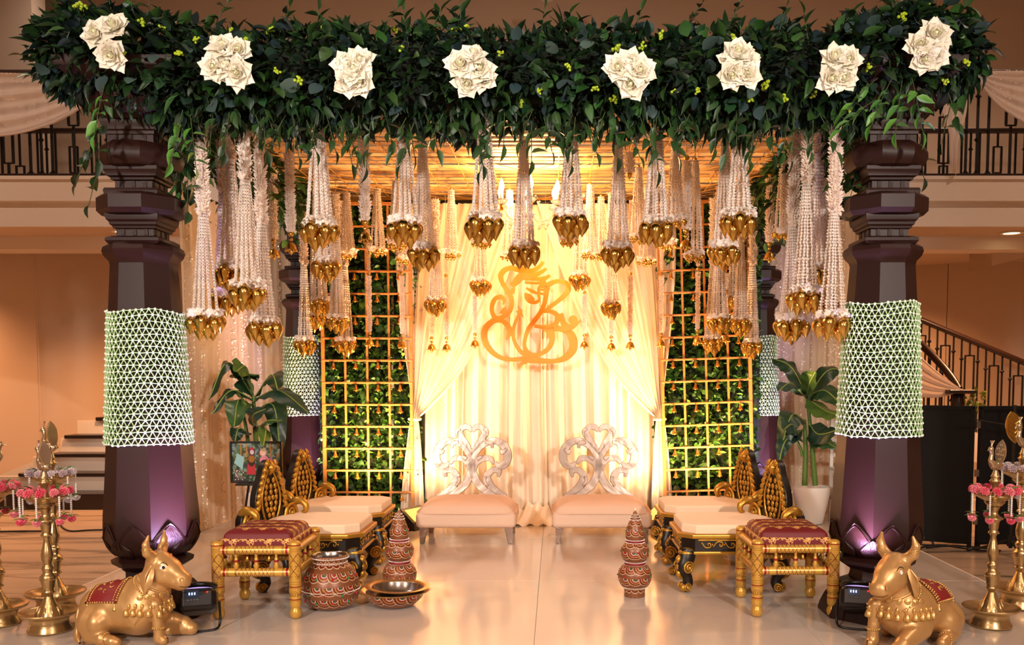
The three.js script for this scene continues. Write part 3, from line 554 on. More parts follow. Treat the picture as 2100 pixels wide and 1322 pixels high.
// ---------- floral beam over the front ----------
{
  const t = thing('foliage_beam', 'long bank of dark green leaves and eucalyptus laid across the two front pillars', 'greenery', [0, 0, 0]);
  const cy = (x) => { const e = max(0, abs(x + 0.215) - 1.45) / 0.75; return 2.665 + 0.115 * smooth(e); }, ry = (x) => { const e = max(0, abs(x + 0.215) - 1.45) / 0.75; return 0.225 + 0.02 * smooth(e); };
  const Z = -4.62, XA = -2.5, XB = 2.06;
  mesh('beam_core', rbox(4.3, 0.3, 0.2, 0.05, -0.215, 2.69, -4.63), std(0x10180c, 0.95), t);
  const lists = [[], [], [], []];
  const shell = () => {
    const x = rnd() < 0.13 ? (rnd() < 0.5 ? lerp(XA, XA + 0.75, rnd()) : lerp(XB - 0.75, XB, rnd())) : lerp(XA, XB, rnd()), a = rr(0, 2 * PI), q = pow(rnd(), 0.35), e = smooth(min((x - XA) / 0.25, (XB - x) / 0.25));
    const rz = 0.24, y = cy(x) + sin(a) * ry(x) * q * (0.55 + 0.45 * e) * (1 + 0.12 * sin(x * 9) + 0.1 * sin(x * 23)), z = Z + cos(a) * rz * q * (0.6 + 0.4 * e);
    return [V(x, y, z), V(rr(-0.9, 0.9), sin(a) * 0.9 + rr(-0.8, 0.5), cos(a) * 0.9 + rr(-0.4, 0.5)).normalize()];
  };
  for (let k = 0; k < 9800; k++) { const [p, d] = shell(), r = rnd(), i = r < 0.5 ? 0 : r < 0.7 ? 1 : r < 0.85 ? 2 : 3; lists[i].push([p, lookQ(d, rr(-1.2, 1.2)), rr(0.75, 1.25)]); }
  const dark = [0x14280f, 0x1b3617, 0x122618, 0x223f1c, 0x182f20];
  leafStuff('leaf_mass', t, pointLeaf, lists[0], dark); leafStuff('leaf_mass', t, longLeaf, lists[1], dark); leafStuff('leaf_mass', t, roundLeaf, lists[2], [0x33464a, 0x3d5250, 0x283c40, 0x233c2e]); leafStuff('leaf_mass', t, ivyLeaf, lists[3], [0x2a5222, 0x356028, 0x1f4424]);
  // the largest leaves that face the hall
  for (let k = 0; k < 170; k++) {
    const x = lerp(XA + 0.1, XB - 0.1, (k + rnd()) / 170), a = rr(-1.25, 1.2), y = cy(x) + sin(a) * ry(x) * 1.02, z = Z + cos(a) * 0.265, kind = k % 5;
    const l = mesh('leaf', kind < 2 ? roundLeaf : kind === 2 ? ivyLeaf : pointLeaf, kind < 2 ? euca[k % 3] : kind === 2 ? greens[3 + k % 2] : greens[k % 5], t, [x, y, z], null, rr(1.0, 1.45));
    l.quaternion.copy(lookQ(V(rr(-1, 1), sin(a) * 0.6 + rr(-0.9, 0.4), 0.45).normalize(), rr(-0.9, 0.9)));
  }
  // sprigs that stand up and hang down: [u, v of the root, direction]
  const up = [[945, 95, 0.02, 1], [925, 100, -0.35, 0.9], [838, 95, -0.1, 1], [860, 105, 0.5, 0.8], [1105, 100, 0.15, 1], [1130, 95, 0.5, 0.8], [1190, 100, 0.7, 0.6], [1290, 95, 0.3, 0.9], [1395, 70, 0.5, 0.7], [1480, 85, 0.4, 0.9], [1590, 95, 0.2, 0.9], [1690, 100, 0.6, 0.8], [1660, 100, -0.2, 0.8], [1880, 60, 0.5, 0.8], [1830, 70, -0.1, 1], [650, 110, 0.1, 0.9], [560, 105, 0.4, 0.8], [760, 100, 0.6, 0.8], [420, 90, 0.5, 0.7], [370, 70, 0.8, 0.5], [300, 40, 0.3, 0.9], [230, 30, -0.1, 1], [160, 70, -0.9, 0.3], [130, 110, -1, 0.15], [150, 130, -1, -0.1], [160, 45, -0.7, 0.7]];
  for (const [u, v, dx, dy] of up) sprig(t, at(u, v, 4.5), V(dx, dy, 0.2).normalize(), rr(0.16, 0.24), [greens[2], greens[0], greens[3]], 6, pointLeaf, 0.95);
  const down = [[650, 235, -0.2], [700, 240, 0.3], [760, 250, -0.1], [840, 255, 0.2], [850, 250, -0.4], [975, 240, 0.2], [1010, 250, -0.3], [1090, 250, 0], [1115, 240, 0.3], [1180, 240, -0.1], [1260, 240, 0.1], [1340, 245, 0.1], [1370, 240, 0.3], [1510, 225, 0], [1570, 225, 0.2], [1630, 230, -0.1], [540, 240, 0.1], [600, 235, 0.2], [470, 230, -0.1], [1945, 190, 0.3], [205, 240, 0]];
  for (const [u, v, dx] of down) sprig(t, at(u, v, 4.42), V(dx, -1, 0.15).normalize(), rr(0.12, 0.2), [greens[3], greens[0], greens[2]], 5, pointLeaf, 1);
  for (let k = 0; k < 34; k++) sprig(t, at(440 + k * 38 + rr(-14, 14), 238 + rr(-12, 10), 4.45), V(rr(-0.6, 0.6), -1, 0.15).normalize(), rr(0.1, 0.17), [greens[3], greens[0], greens[2]], 4, pointLeaf, 0.95);
  // fresh sprigs over the capitals
  for (const [u, v, dx, dy] of [[1850, 165, -0.2, -0.9], [1830, 160, -0.5, -0.8], [1870, 160, 0.15, -0.9], [1800, 160, -0.8, -0.6], [1795, 205, -0.7, -0.4], [375, 225, -0.2, -1], [390, 235, 0.2, -1], [215, 170, -0.1, -0.8]]) sprig(t, at(u, v, 4.33), V(dx, dy, 0.25).normalize(), 0.21, freshGreens, 7, pointLeaf, 1.0);
  for (const [u, v, n] of [[200, 250, 4], [185, 300, 4], [205, 340, 3], [1950, 215, 3], [1885, 280, 3], [1745, 300, 5], [1760, 345, 4], [375, 300, 5], [385, 350, 4]]) sprig(t, at(u, v, 4.72), V(rr(-0.5, 0.5), -1, 0.2).normalize(), 0.17, [greens[2], greens[4], greens[1]], n, ivyLeaf, 1.1);
  // yellow-green seed sprays
  const seedG = merge([...Array(9)].map(() => new THREE.IcosahedronGeometry(rr(0.006, 0.009), 0).translate(rr(-0.02, 0.02), rr(-0.02, 0.02), rr(-0.01, 0.015))));
  for (let k = 0; k < 46; k++) { const x = lerp(XA + 0.15, XB - 0.1, (k + rnd()) / 46), a = rr(-1, 1.2); const m = mesh('seed_spray', seedG, budGreen, t, [x, cy(x) + sin(a) * ry(x), Z + cos(a) * 0.28], [rr(0, 6), rr(0, 6), rr(0, 6)], rr(0.8, 1.2)); }
}
// side beams of greenery that run back along the canopy
for (const s of [-1, 1]) {
  const t = thing('foliage_beam', s < 0 ? 'leafy side bank running back along the canopy over the framed picture' : 'leafy side bank running back along the canopy over the white planter', 'greenery', [0, 0, 0]);
  const x0 = s < 0 ? -2.0 : 1.6, x1 = s < 0 ? -2.03 : 1.63, L = [[], []];
  mesh('beam_core', rbox(0.08, 0.08, 3.0, 0.01, (x0 + x1) / 2, 2.66, -6.25), darkWood, t);
  for (let k = 0; k < 1500; k++) { const q = rnd(), a = rr(0, 2 * PI), r = pow(rnd(), 0.4); L[k % 2].push([V(lerp(x0, x1, q) + cos(a) * 0.13 * r, 2.62 + sin(a) * 0.19 * r - (rnd() < 0.12 ? rr(0, 0.25) : 0) - (q < 0.12 ? rr(0, 0.3) : 0), lerp(-4.75, -7.8, q)), lookQ(V(cos(a) + rr(-0.5, 0.5), sin(a) + rr(-0.9, 0.2), rr(-0.6, 0.9)).normalize(), rr(-1, 1)), rr(0.8, 1.3)]); }
  leafStuff('leaf_mass', t, pointLeaf, L[0], [0x2a5222, 0x356028, 0x3f6a2c]); leafStuff('leaf_mass', t, ivyLeaf, L[1], [0x2a5222, 0x1f4424, 0x3f6a2c]);
  for (let k = 0; k < 40; k++) { const q = rnd(), a = rr(-0.6, 0.9); const l = mesh('leaf', k % 2 ? ivyLeaf : pointLeaf, greens[1 + k % 4], t, [lerp(x0, x1, q) - s * cos(a) * 0.13, 2.55 - rr(0, 0.25), lerp(-4.75, -7.7, q)], null, rr(0.9, 1.3)); l.quaternion.copy(lookQ(V(-s * 0.6 + rr(-0.5, 0.5), rr(-1, 0), rr(0, 0.8)).normalize(), rr(-1, 1))); }
}
// ---------- white rose bunches ----------
// a rose petal is a patch of a cup round the flower's axis: R reach, H height, half width hw, c curl of the lip
const petalOf = (R, H, hw, c) => surf((u, v) => { const s = u * 2 - 1, tip = v > 0.72 ? pow(max(0, 1 - pow((v - 0.72) / 0.285, 1.7)), 0.62) : 1, w = hw * pow(min(1, 0.3 + v * 1.5), 0.8) * tip, a = s * w, r = R * pow(sin(min(1, v * 1.02) * PI / 2), 0.75) + c * R * pow(v, 4) * (1 - 0.3 * s * s) + 0.0015 * cos(s * 3), h = H * v - c * H * 0.45 * pow(v, 4) + 0.002 * sin(s * 6 + v * 4); return V(sin(a) * r, h, cos(a) * r); }, 6, 8);
const petalLayers = [[3, petalOf(0.013, 0.05, 1.25, -0.1)], [4, petalOf(0.023, 0.052, 0.98, 0.15)], [5, petalOf(0.033, 0.05, 0.78, 0.36)], [5, petalOf(0.043, 0.044, 0.7, 0.5)], [6, petalOf(0.05, 0.034, 0.62, 0.55)]];
const roseWhite = [phys({ color: 0xf6f1e2, roughness: 0.6, transmission: 0.1, thickness: 0 }), phys({ color: 0xf0ead6, roughness: 0.6, transmission: 0.1, thickness: 0 })], roseHeart = std(0xeeecc8, 0.65);
const budCore = lathe([[0, 0], [0.008, 0.006], [0.01, 0.02], [0.007, 0.04], [0.003, 0.044], [0, 0.042]], 8);
function rose(parent) {
  const r = mesh('rose', budCore, roseHeart, parent);
  petalLayers.forEach(([n, g], m) => { for (let k = 0; k < n; k++) { const a = (k + m * 0.4) / n * 2 * PI + rr(-0.15, 0.15); mesh('petal', g, m === 0 ? roseHeart : roseWhite[k % 2], r, [0, 0, 0], [rr(-0.12, 0.12), a, rr(-0.12, 0.12)], [rr(0.9, 1.12), rr(0.88, 1.15), rr(0.9, 1.12)]); } });
  return r;
}
const placesR = [[225, 92, 'over the capital beside the staircase', [[-0.5, 0.4], [0.45, 0.75], [0.35, -0.6]]], [473, 136, 'second from the staircase end, a ring of five', [[-0.75, -0.25], [-0.2, 0.8], [0.65, 0.65], [0.6, -0.45], [-0.05, -0.1]]], [727, 151, 'third from the staircase end, packed round', [[-0.35, 0.4], [0.4, 0.55], [-0.3, -0.5], [0.4, -0.45], [0.05, 0.05]]], [966, 151, 'under the tallest upright sprig', [[-0.55, 0.3], [0.15, 0.75], [0.5, 0.05], [-0.2, -0.65], [0.75, -0.35]]], [1287, 158, 'fourth from the black screen end', [[-0.6, 0.3], [0.1, 0.6], [0.65, 0.1], [0.15, -0.5]]], [1511, 142, 'third from the black screen end', [[-0.05, 0.65], [-0.5, -0.35], [0.5, -0.4], [-0.3, 0.2], [0.4, 0.3]]], [1717, 149, 'second from the black screen end', [[-0.35, 0.55], [0.45, 0.5], [-0.55, -0.4], [0.25, -0.4]]], [1893, 102, 'over the capital beside the black screen', [[-0.45, 0.0], [0.5, 0.65], [-0.15, -0.6], [0.5, -0.4]]]];
placesR.forEach(([u, v, where, spots]) => {
  const o = at(u, v, 4.31), t = thing('rose_bunch', 'white rose bunch on the foliage beam, ' + where, 'flowers', [o.x, o.y, o.z], 0, 'white rose bunches');
  mesh('stem', tubeOf([[0, 0, -0.2], [0.01, 0, -0.1], [0, 0, -0.01]], 0.005, 6, 5), stemMat, t);
  spots.forEach(([x, y], i) => { const r = rose(t); r.position.set(x * 0.078, y * 0.08, rr(0, 0.035)); r.rotation.set(PI / 2 - y * 0.65 + rr(-0.25, 0.25), rr(0, 6), -x * 0.7 + rr(-0.2, 0.2), 'ZXY'); r.scale.setScalar(rr(0.92, 1.08)); });
});

// ---------- trellises and leaf walls ----------
const trellisMat = std(0xb9783a, 0.5, 0.1, { bumpMap: fine256, bumpScale: 0.0004 });
const brassBell = std(0xc58a35, 0.3, 0.75);
const bellGeo = lathe([[0.0, -0.012], [0.007, -0.014], [0.009, -0.022], [0.011, -0.036], [0.015, -0.048], [0.022, -0.056], [0.023, -0.059], [0.019, -0.058], [0.008, -0.03], [0, -0.02]], 14), bellHook = new THREE.TorusGeometry(0.006, 0.0014, 5, 12).translate(0, -0.006, 0), bellClap = merge([new THREE.SphereGeometry(0.0055, 8, 6).translate(0, -0.062, 0), new THREE.CylinderGeometry(0.001, 0.001, 0.03, 4).translate(0, -0.045, 0)]);
const ordinal = ['first', 'second', 'third', 'fourth', 'fifth', 'sixth', 'seventh', 'eighth', 'ninth', 'tenth', 'eleventh', 'twelfth', 'thirteenth', 'fourteenth', 'fifteenth', 'sixteenth', 'seventeenth', 'eighteenth'];
function trellis(side, label, wallLabel, origin, turn, roll, near) {
  const C = 0.1785, cols = 4, rows = 14, W = C * cols, H = C * rows;
  const t = thing('garden_trellis', label, 'trellis', origin, turn); t.rotation.z = roll;
  for (let k = 0; k <= cols; k++) mesh('upright_slat', rbox(k % cols ? 0.018 : 0.026, H + 0.03, k % cols ? 0.012 : 0.03, 0.003, 0, 0, 0, 1), trellisMat, t, [k * C, H / 2, 0]);
  for (let k = 0; k <= rows; k++) mesh('cross_slat', rbox(W + 0.02, k % rows ? 0.016 : 0.026, 0.012, 0.003, 0, 0, 0, 1), trellisMat, t, [W / 2, k * C, 0.011]);
  for (const k of [0, cols]) mesh('foot', rbox(0.04, 0.09, 0.1, 0.006, 0, 0, 0, 1), trellisMat, t, [k * C, -0.05, 0]);
  t.updateMatrixWorld();
  for (let r = 1; r <= rows; r++) for (let c = 0; c < cols; c++) {
    if (r > 12) continue;
    const p = t.localToWorld(V((c + 0.5) * C, r * C - 0.006, 0.02));
    const b = thing('trellis_bell', `brass bell on the trellis ${near}, ${ordinal[r - 1]} row up, ${ordinal[side < 0 ? 3 - c : c]} from curtain`, 'bell', [p.x, p.y, p.z], rr(-1, 1), 'small brass bells on the trellises');
    b.rotation.z = rr(-0.08, 0.08);
    mesh('bell_body', bellGeo, brassBell, b); mesh('hook', bellHook, brassBell, b); mesh('clapper', bellClap, brassBell, b);
  }
  const w = thing('leaf_wall', wallLabel, 'hedge panel', [origin[0], 0, origin[2]], turn), zb = -0.14;
  mesh('backing', box(W + 0.16, 2.62, 0.02, W / 2 - 0.02 * side * 0, 1.31, zb - 0.05), std(0x15200f, 0.9), w);
  const L = [[], []];
  for (let k = 0; k < 3600; k++) L[k % 2].push([V(rr(-0.06, W + 0.06), rr(0.01, 2.62), zb + rr(-0.035, 0.025)), lookQ(V(rr(-1, 1), rr(-0.9, 0.7), rr(0.15, 0.8)).normalize(), rr(-1.2, 1.2)), rr(0.5, 0.95)]);
  const gc = [0x2f5a1e, 0x3c6a22, 0x4a7a28, 0x2a4a1c, 0x5c8a2c]; leafStuff('leaf_mass', w, ivyLeaf, L[0], gc); leafStuff('leaf_mass', w, roundLeaf, L[1], gc);
  for (let k = 0; k < 290; k++) { const l = mesh('leaf', k % 3 ? ivyLeaf : roundLeaf, k % 4 ? greens[2 + k % 3] : freshGreens[k % 3], w, [rr(-0.04, W + 0.04), rr(0.02, 2.5), zb + rr(0.01, 0.05)], null, rr(0.75, 1.15)); l.quaternion.copy(lookQ(V(rr(-1, 1), rr(-0.9, 0.7), rr(0.3, 0.9)).normalize(), rr(-1, 1))); }
}
const TL = at(668, 1053, 7.45), TR = at(1345, 1012 + 40, 7.45);
trellis(-1, 'gold square-grid trellis before the leaf wall, between the framed picture and the curtain', 'wall of green leaves behind the gold trellis beside the framed picture', [TL.x, TL.y, TL.z], 0, 0, 'by the framed picture');
trellis(1, 'gold square-grid trellis before the leaf wall, between the curtain and the white planter', 'wall of green leaves behind the gold trellis beside the white planter', [TR.x + 0.08, TR.y, TR.z], 0.0, 0.033, 'by the white planter');

// ---------- sequinned sheer curtains at the sides ----------
const sheer = phys({ color: 0xd6c2a8, roughness: 0.85, transmission: 0.3, thickness: 0 }), sequinMat = std(0xfff4e0, 0.3, 0.25);
function sheerCurtain(label, path, y1, n, seedS) {
  const t = thing('sequin_curtain', label, 'curtain', [0, 0, 0]);
  const c = new THREE.CatmullRomCurve3(path.map(([x, z]) => V(x, 0, z)), false, 'centripetal'), len = c.getLength();
  const P = (u, v) => { const p = c.getPointAt(min(1, max(0, u))), d = c.getTangentAt(min(1, max(0, u))), x = u * len, o = 0.02 * sin(x * 38 + seedS) + 0.012 * sin(x * 83 + v * 1.5) + 0.008 * sin(x * 17); return V(p.x + d.z * o * -1 + 0.01 * sin(v * 4 + x * 3), lerp(y1, -0.02, v), p.z + d.x * o); };
  mesh('sheer_cloth', surf(P, floor(len * 90), 14), sheer, t);
  mesh('curtain_rod', new THREE.TubeGeometry(c, 20, 0.015, 6).translate(0, y1, 0), iron, t);
  const disc = new THREE.CircleGeometry(0.0055, 6), im = new THREE.InstancedMesh(disc, sequinMat, n), m = new THREE.Matrix4(), q = new THREE.Quaternion();
  const columns = [...Array(floor(len * 26))].map(() => rnd());
  for (let k = 0; k < n; k++) { const u = min(1, max(0, columns[floor(rnd() * columns.length)] + rr(-0.006, 0.006))), v = pow(rnd(), 0.8), p = P(u, v), d = c.getTangentAt(u); p.add(V(-d.z, 0, d.x).multiplyScalar(0.006 * (d.x >= 0 ? 1 : -1))); q.setFromEuler(new THREE.Euler(rr(-0.7, 0.7), rr(-0.9, 0.9) + 0.0, 0)); const s = rr(0.7, 1.5); im.setMatrixAt(k, m.compose(p, q, V(s, s, s))); }
  im.name = 'sequins'; im.userData.kind = 'stuff'; t.add(im);
}
sheerCurtain('sheer sequinned curtain hung behind the tall leafy plant beside the staircase', [[-2.86, -7.0], [-2.84, -7.4], [-2.79, -7.95], [-2.3, -8.22], [-1.9, -8.24]], 2.66, 9500, 1);
sheerCurtain('sheer sequinned curtain hung behind the white planter', [[1.5, -8.24], [2.0, -8.24], [2.6, -8.22], [2.72, -7.9], [2.74, -7.3]], 2.62, 7000, 4);

// ---------- white swags on the railings ----------
const tulle = phys({ color: 0xe9d9cc, roughness: 0.9, transmission: 0.3, thickness: 0 });
function swag(name, label, a, b, sag, h0, h1, endTight) {
  const t = thing(name, label, 'swag', [0, 0, 0]);
  mesh('draped_cloth', surf((u, v) => {
    const x = lerp(a.x, b.x, u), yy = lerp(a.y, b.y, u), k = 4 * u * (1 - u), open = 0.12 + 0.88 * pow(k, 0.7);
    const y = yy - v * (h0 * open + sag * k) + 0.0, z = lerp(a.z, b.z, u) + 0.05 + 0.05 * sin(v * 15 + u * 3) * open * 0.5 + 0.03 * sin(v * 31 + u * 5) * open * 0.5;
    return V(x, y - 0.02 * k, z);
  }, 60, 50), tulle, t);
  mesh('hem', (() => { const pts = []; for (let k = 0; k <= 14; k++) { const u = k / 14, q = 4 * u * (1 - u); pts.push(V(lerp(a.x, b.x, u), lerp(a.y, b.y, u) - (h0 * (0.12 + 0.88 * pow(q, 0.7)) + sag * q) - 0.02 * q, lerp(a.z, b.z, u) + 0.06)); } return tubeOf(pts, 0.011, 40, 6); })(), tulle, t);
  const bits = new THREE.InstancedMesh(new THREE.CircleGeometry(0.005, 6), sequinMat, 260), m = new THREE.Matrix4();
  for (let k = 0; k < 260; k++) { const u = rr(0.05, 0.95), q = 4 * u * (1 - u), v = (floor(rnd() * 7) + 0.5) / 7; m.makeTranslation(lerp(a.x, b.x, u), lerp(a.y, b.y, u) - v * (h0 * (0.12 + 0.88 * pow(q, 0.7)) + sag * q), lerp(a.z, b.z, u) + 0.115); bits.setMatrixAt(k, m); }
  bits.name = 'sequins'; bits.userData.kind = 'stuff'; t.add(bits);
  return t;
}
swag('railing_swag', 'white tulle swag draped along the balcony railing above the staircase', V(-6.15, DECK + 0.91, BZ + 0.03), V(-3.92, DECK + 0.88, BZ + 0.03), 0.12, 0.42, 0.1);
swag('railing_swag', 'white tulle swag draped along the balcony railing above the black screen', V(3.68, DECK + 0.9, BZ + 0.03), V(5.9, DECK + 0.93, BZ + 0.03), 0.14, 0.46, 0.1);
{
  const o = at(1958, 158, 8.2), t = thing('swag_tail', 'white tulle tail hanging straight down from the railing beside a knot of dried flowers', 'swag', [o.x, o.y, o.z]);
  mesh('tail_cloth', surf((u, v) => { const w = 0.075 + 0.05 * sin(min(1, v * 1.6) * PI) - 0.045 * v; return V((u - 0.5) * 2 * w - 0.015 * (1 - v), -v * (0.76 + 0.1 * u), 0.02 * sin(u * 14 + v * 3) + 0.02); }, 24, 20), tulle, t);
}
function tuft(name, label, p, r, mats, n) {
  const t = thing(name, label, 'flowers', [p.x, p.y, p.z]);
  mesh('stem', tubeOf([[0, -r, 0], [0.005, -r * 0.3, 0], [0, 0, 0.01]], 0.004, 6, 5), stemMat, t);
  for (let k = 0; k < n; k++) { const d = V(rr(-1, 1), rr(-0.8, 0.8), rr(-0.2, 1)).normalize(); const l = mesh('leaf', ivyLeaf, mats[k % mats.length], t, d.clone().multiplyScalar(r * rr(0.3, 0.75)), null, rr(0.6, 1)); l.quaternion.copy(lookQ(d.clone().add(V(rr(-0.6, 0.6), rr(-0.6, 0.6), 0)).normalize(), rr(-1, 1))); }
}
const dried = [0x8a7a34, 0x6e6a2c, 0x9c8c48].map((c) => leafMat(c, 0.7));
tuft('flower_knot', 'knot of dried greenish flowers pinned where the railing swag begins', at(1968, 138, 8.15), 0.11, dried, 46);
tuft('flower_knot', 'knot of yellow-green leaves on the lower stair newel beside the tulle', at(1998, 818, 8.25), 0.13, [leafMat(0x9aa034, 0.6), leafMat(0x7c8a2c, 0.6)], 50);

// ---------- hanging flower garlands ----------
const flowerWhite = [0xf7ece2, 0xf4e4d6, 0xf9f0e8].map((color) => phys({ color, roughness: 0.7, transmission: 0.3, thickness: 0 })), goldMetal = std(0xdcb45c, 0.2, 1.0), goldSoft = std(0xdcb464, 0.3, 0.9);
const noUv = (g) => { g.deleteAttribute('uv'); return g; };
// a thread of small buds set in a herringbone, unit length downwards, stretched by whole threads
function threadGeo(L, sp = 0.0165, r = 0.0072) {
  const g = [], n = floor(L / sp), cone = noUv(new THREE.ConeGeometry(r, 0.019, 4, 1, true).rotateX(PI).toNonIndexed());
  for (let i = 0; i < n; i++) for (const s of [-1, 1]) g.push(moved(cone, [s * 0.0042, -i * sp - 0.008, rr(-0.002, 0.002)], [rr(-0.15, 0.15), rr(0, 1.5), s * 0.55]));
  return merge(g);
}
const threads = [0.3, 0.42, 0.55, 0.7, 0.9].map((L) => [L, threadGeo(L)]);
const pick = (list, L) => list.reduce((a, b) => abs(b[0] - L) < abs(a[0] - L) ? b : a);
// a thick rope of ruffled petals
function ropeGeo(L, sp = 0.0135) {
  const g = [], n = floor(L / sp), K = 13;
  for (let i = 0; i < n; i++) {
    const pos = [], y = -i * sp, tw = rr(0, 6), R = 0.031 * rr(0.88, 1.08);
    for (let k = 0; k < K; k++) { const a = tw + k / K * 2 * PI, b = tw + (k + 0.5) / K * 2 * PI, c = tw + (k + 1) / K * 2 * PI, r = R * rr(0.82, 1.12), dy = rr(-0.012, 0.004); const P = [[sin(a) * 0.012, y - 0.004, cos(a) * 0.012], [sin(b) * r, y + dy + 0.004, cos(b) * r], [sin(c) * 0.012, y - 0.004, cos(c) * 0.012], [sin(b) * r * 0.7, y + dy - 0.011, cos(b) * r * 0.7]]; for (const id of [0, 2, 1, 0, 1, 3, 1, 2, 3]) pos.push(...P[id]); }
    const b = new THREE.BufferGeometry(); b.setAttribute('position', new THREE.Float32BufferAttribute(pos, 3)); b.computeVertexNormals(); g.push(b);
  }
  g.push(noUv(new THREE.CylinderGeometry(0.014, 0.014, L, 6).translate(0, -L / 2, 0).toNonIndexed()));
  return mergeGeometries(g);
}
const ropes = [0.2, 0.32, 0.46, 0.62].map((L) => [L, ropeGeo(L)]), ropeTop = [[0.13, ropeGeo(0.13)], ...ropes];
const lotusBud = (() => { const g = lathe([[0.0, -0.1], [0.004, -0.093], [0.012, -0.08], [0.024, -0.06], [0.031, -0.042], [0.032, -0.03], [0.027, -0.015], [0.018, -0.006], [0.01, 0.0], [0.006, 0.008], [0, 0.01]], 20), p = g.attributes.position; for (let i = 0; i < p.count; i++) { const x = p.getX(i), z = p.getZ(i), a = atan2(x, z), k = 1 + 0.085 * cos(a * 10); p.setX(i, x * k); p.setZ(i, z * k); } g.computeVertexNormals(); return g; })();
const smallBall = merge([new THREE.SphereGeometry(0.015, 10, 8).translate(0, -0.014, 0), new THREE.SphereGeometry(0.005, 6, 5).translate(0, -0.032, 0)]);
const flower5 = (() => { const g = []; for (let k = 0; k < 5; k++) g.push(moved(noUv(leafGeo(0.022, 0.02, 0.35, 0.2, 3, 0.6)), [0, 0, 0], [-0.35, k / 5 * 2 * PI, 0])); return merge(g); })();
function ringGeo(R, n) { const g = []; for (let k = 0; k < n; k++) { const a = k / n * 2 * PI + rr(-0.2, 0.2), r = R * rr(0.72, 1.1); g.push(moved(flower5, [sin(a) * r, rr(-0.012, 0.016), cos(a) * r], [rr(-0.9, 0.9) + 0.5 * cos(a), rr(0, 6), -0.5 * sin(a) + rr(-0.5, 0.5)], rr(0.85, 1.25))); } return merge(g); }
const ringBig = ringGeo(0.07, 44), ringSmall = ringGeo(0.05, 20), topKnot = ringGeo(0.022, 9);
const dome = lathe([[0, 0], [0.008, -0.002], [0.022, -0.012], [0.031, -0.03], [0.034, -0.044], [0.037, -0.047], [0.03, -0.045], [0.018, -0.015], [0, -0.008]], 18);
const fringe = merge([...Array(12)].map((_, k) => new THREE.SphereGeometry(0.0055, 6, 5).translate(0.033 * sin(k / 6 * PI), -0.053, 0.033 * cos(k / 6 * PI))));
const fluted = (() => { const g = new THREE.SphereGeometry(0.017, 16, 10), p = g.attributes.position; for (let i = 0; i < p.count; i++) { const a = atan2(p.getX(i), p.getZ(i)), k = 1 + 0.08 * cos(a * 8); p.setX(i, p.getX(i) * k); p.setZ(i, p.getZ(i) * k); } g.computeVertexNormals(); return g; })();
const cordGeo = new THREE.CylinderGeometry(0.0016, 0.0016, 1, 4).translate(0, -0.5, 0);
function jhumka(t, y, s = 1) { const d = mesh('dome_bell', dome, goldMetal, t, [0, y, 0], null, s); mesh('bead_fringe', fringe, goldSoft, d); mesh('bell_drop', smallBall, goldMetal, d, [0, -0.045, 0], null, 0.9); }
function tassel(t, y0, y1, n, R, kind, w) {
  const L = y0 - y1, [bl, geo] = pick(threads, L), ring = R * 0.82;
  for (let k = 0; k < n; k++) { const a = k / n * 2 * PI + 0.2, bx = sin(a) * ring * (k % 3 === 2 ? 0.5 : 1), bz = cos(a) * ring * (k % 3 === 2 ? 0.5 : 1), tx = sin(a) * 0.017, tz = cos(a) * 0.017, m = mesh('bud_thread', geo, flowerWhite[(k + w) % 3], t, [tx, y0, tz]); const d = V(tx - bx, L, tz - bz); m.scale.set(1, d.length() / bl, 1); m.quaternion.setFromUnitVectors(V(0, 1, 0), d.normalize()); }
  mesh('flower_ring', kind === 'bud' ? ringBig : ringSmall, flowerWhite[2], t, [0, y1, 0], [0, w, 0], kind === 'bud' ? R / 0.072 : R / 0.055);
  if (kind === 'bud') { for (let k = 0; k < 9; k++) { const inner = k > 5, a = inner ? (k - 6) / 3 * 2 * PI + 0.5 + w : k / 6 * 2 * PI + w * 0.7, r = (inner ? 0.42 : 0.92) * R; mesh('gold_bud', lotusBud, goldMetal, t, [sin(a) * r, y1 - 0.012 - (inner ? 0.03 : 0) - 0.012 * (k % 2), cos(a) * r], [-0.12 * cos(a), rr(0, 3), 0.12 * sin(a)], rr(0.9, 1.05)); } }
  else for (let k = 0; k < 10; k++) { const a = k / 10 * 2 * PI + w, r = R * (k % 3 ? 0.95 : 0.5); mesh('gold_ball', smallBall, goldMetal, t, [sin(a) * r, y1 - 0.008 - (k % 3 ? 0 : 0.014), cos(a) * r], null, rr(0.9, 1.15)); }
}
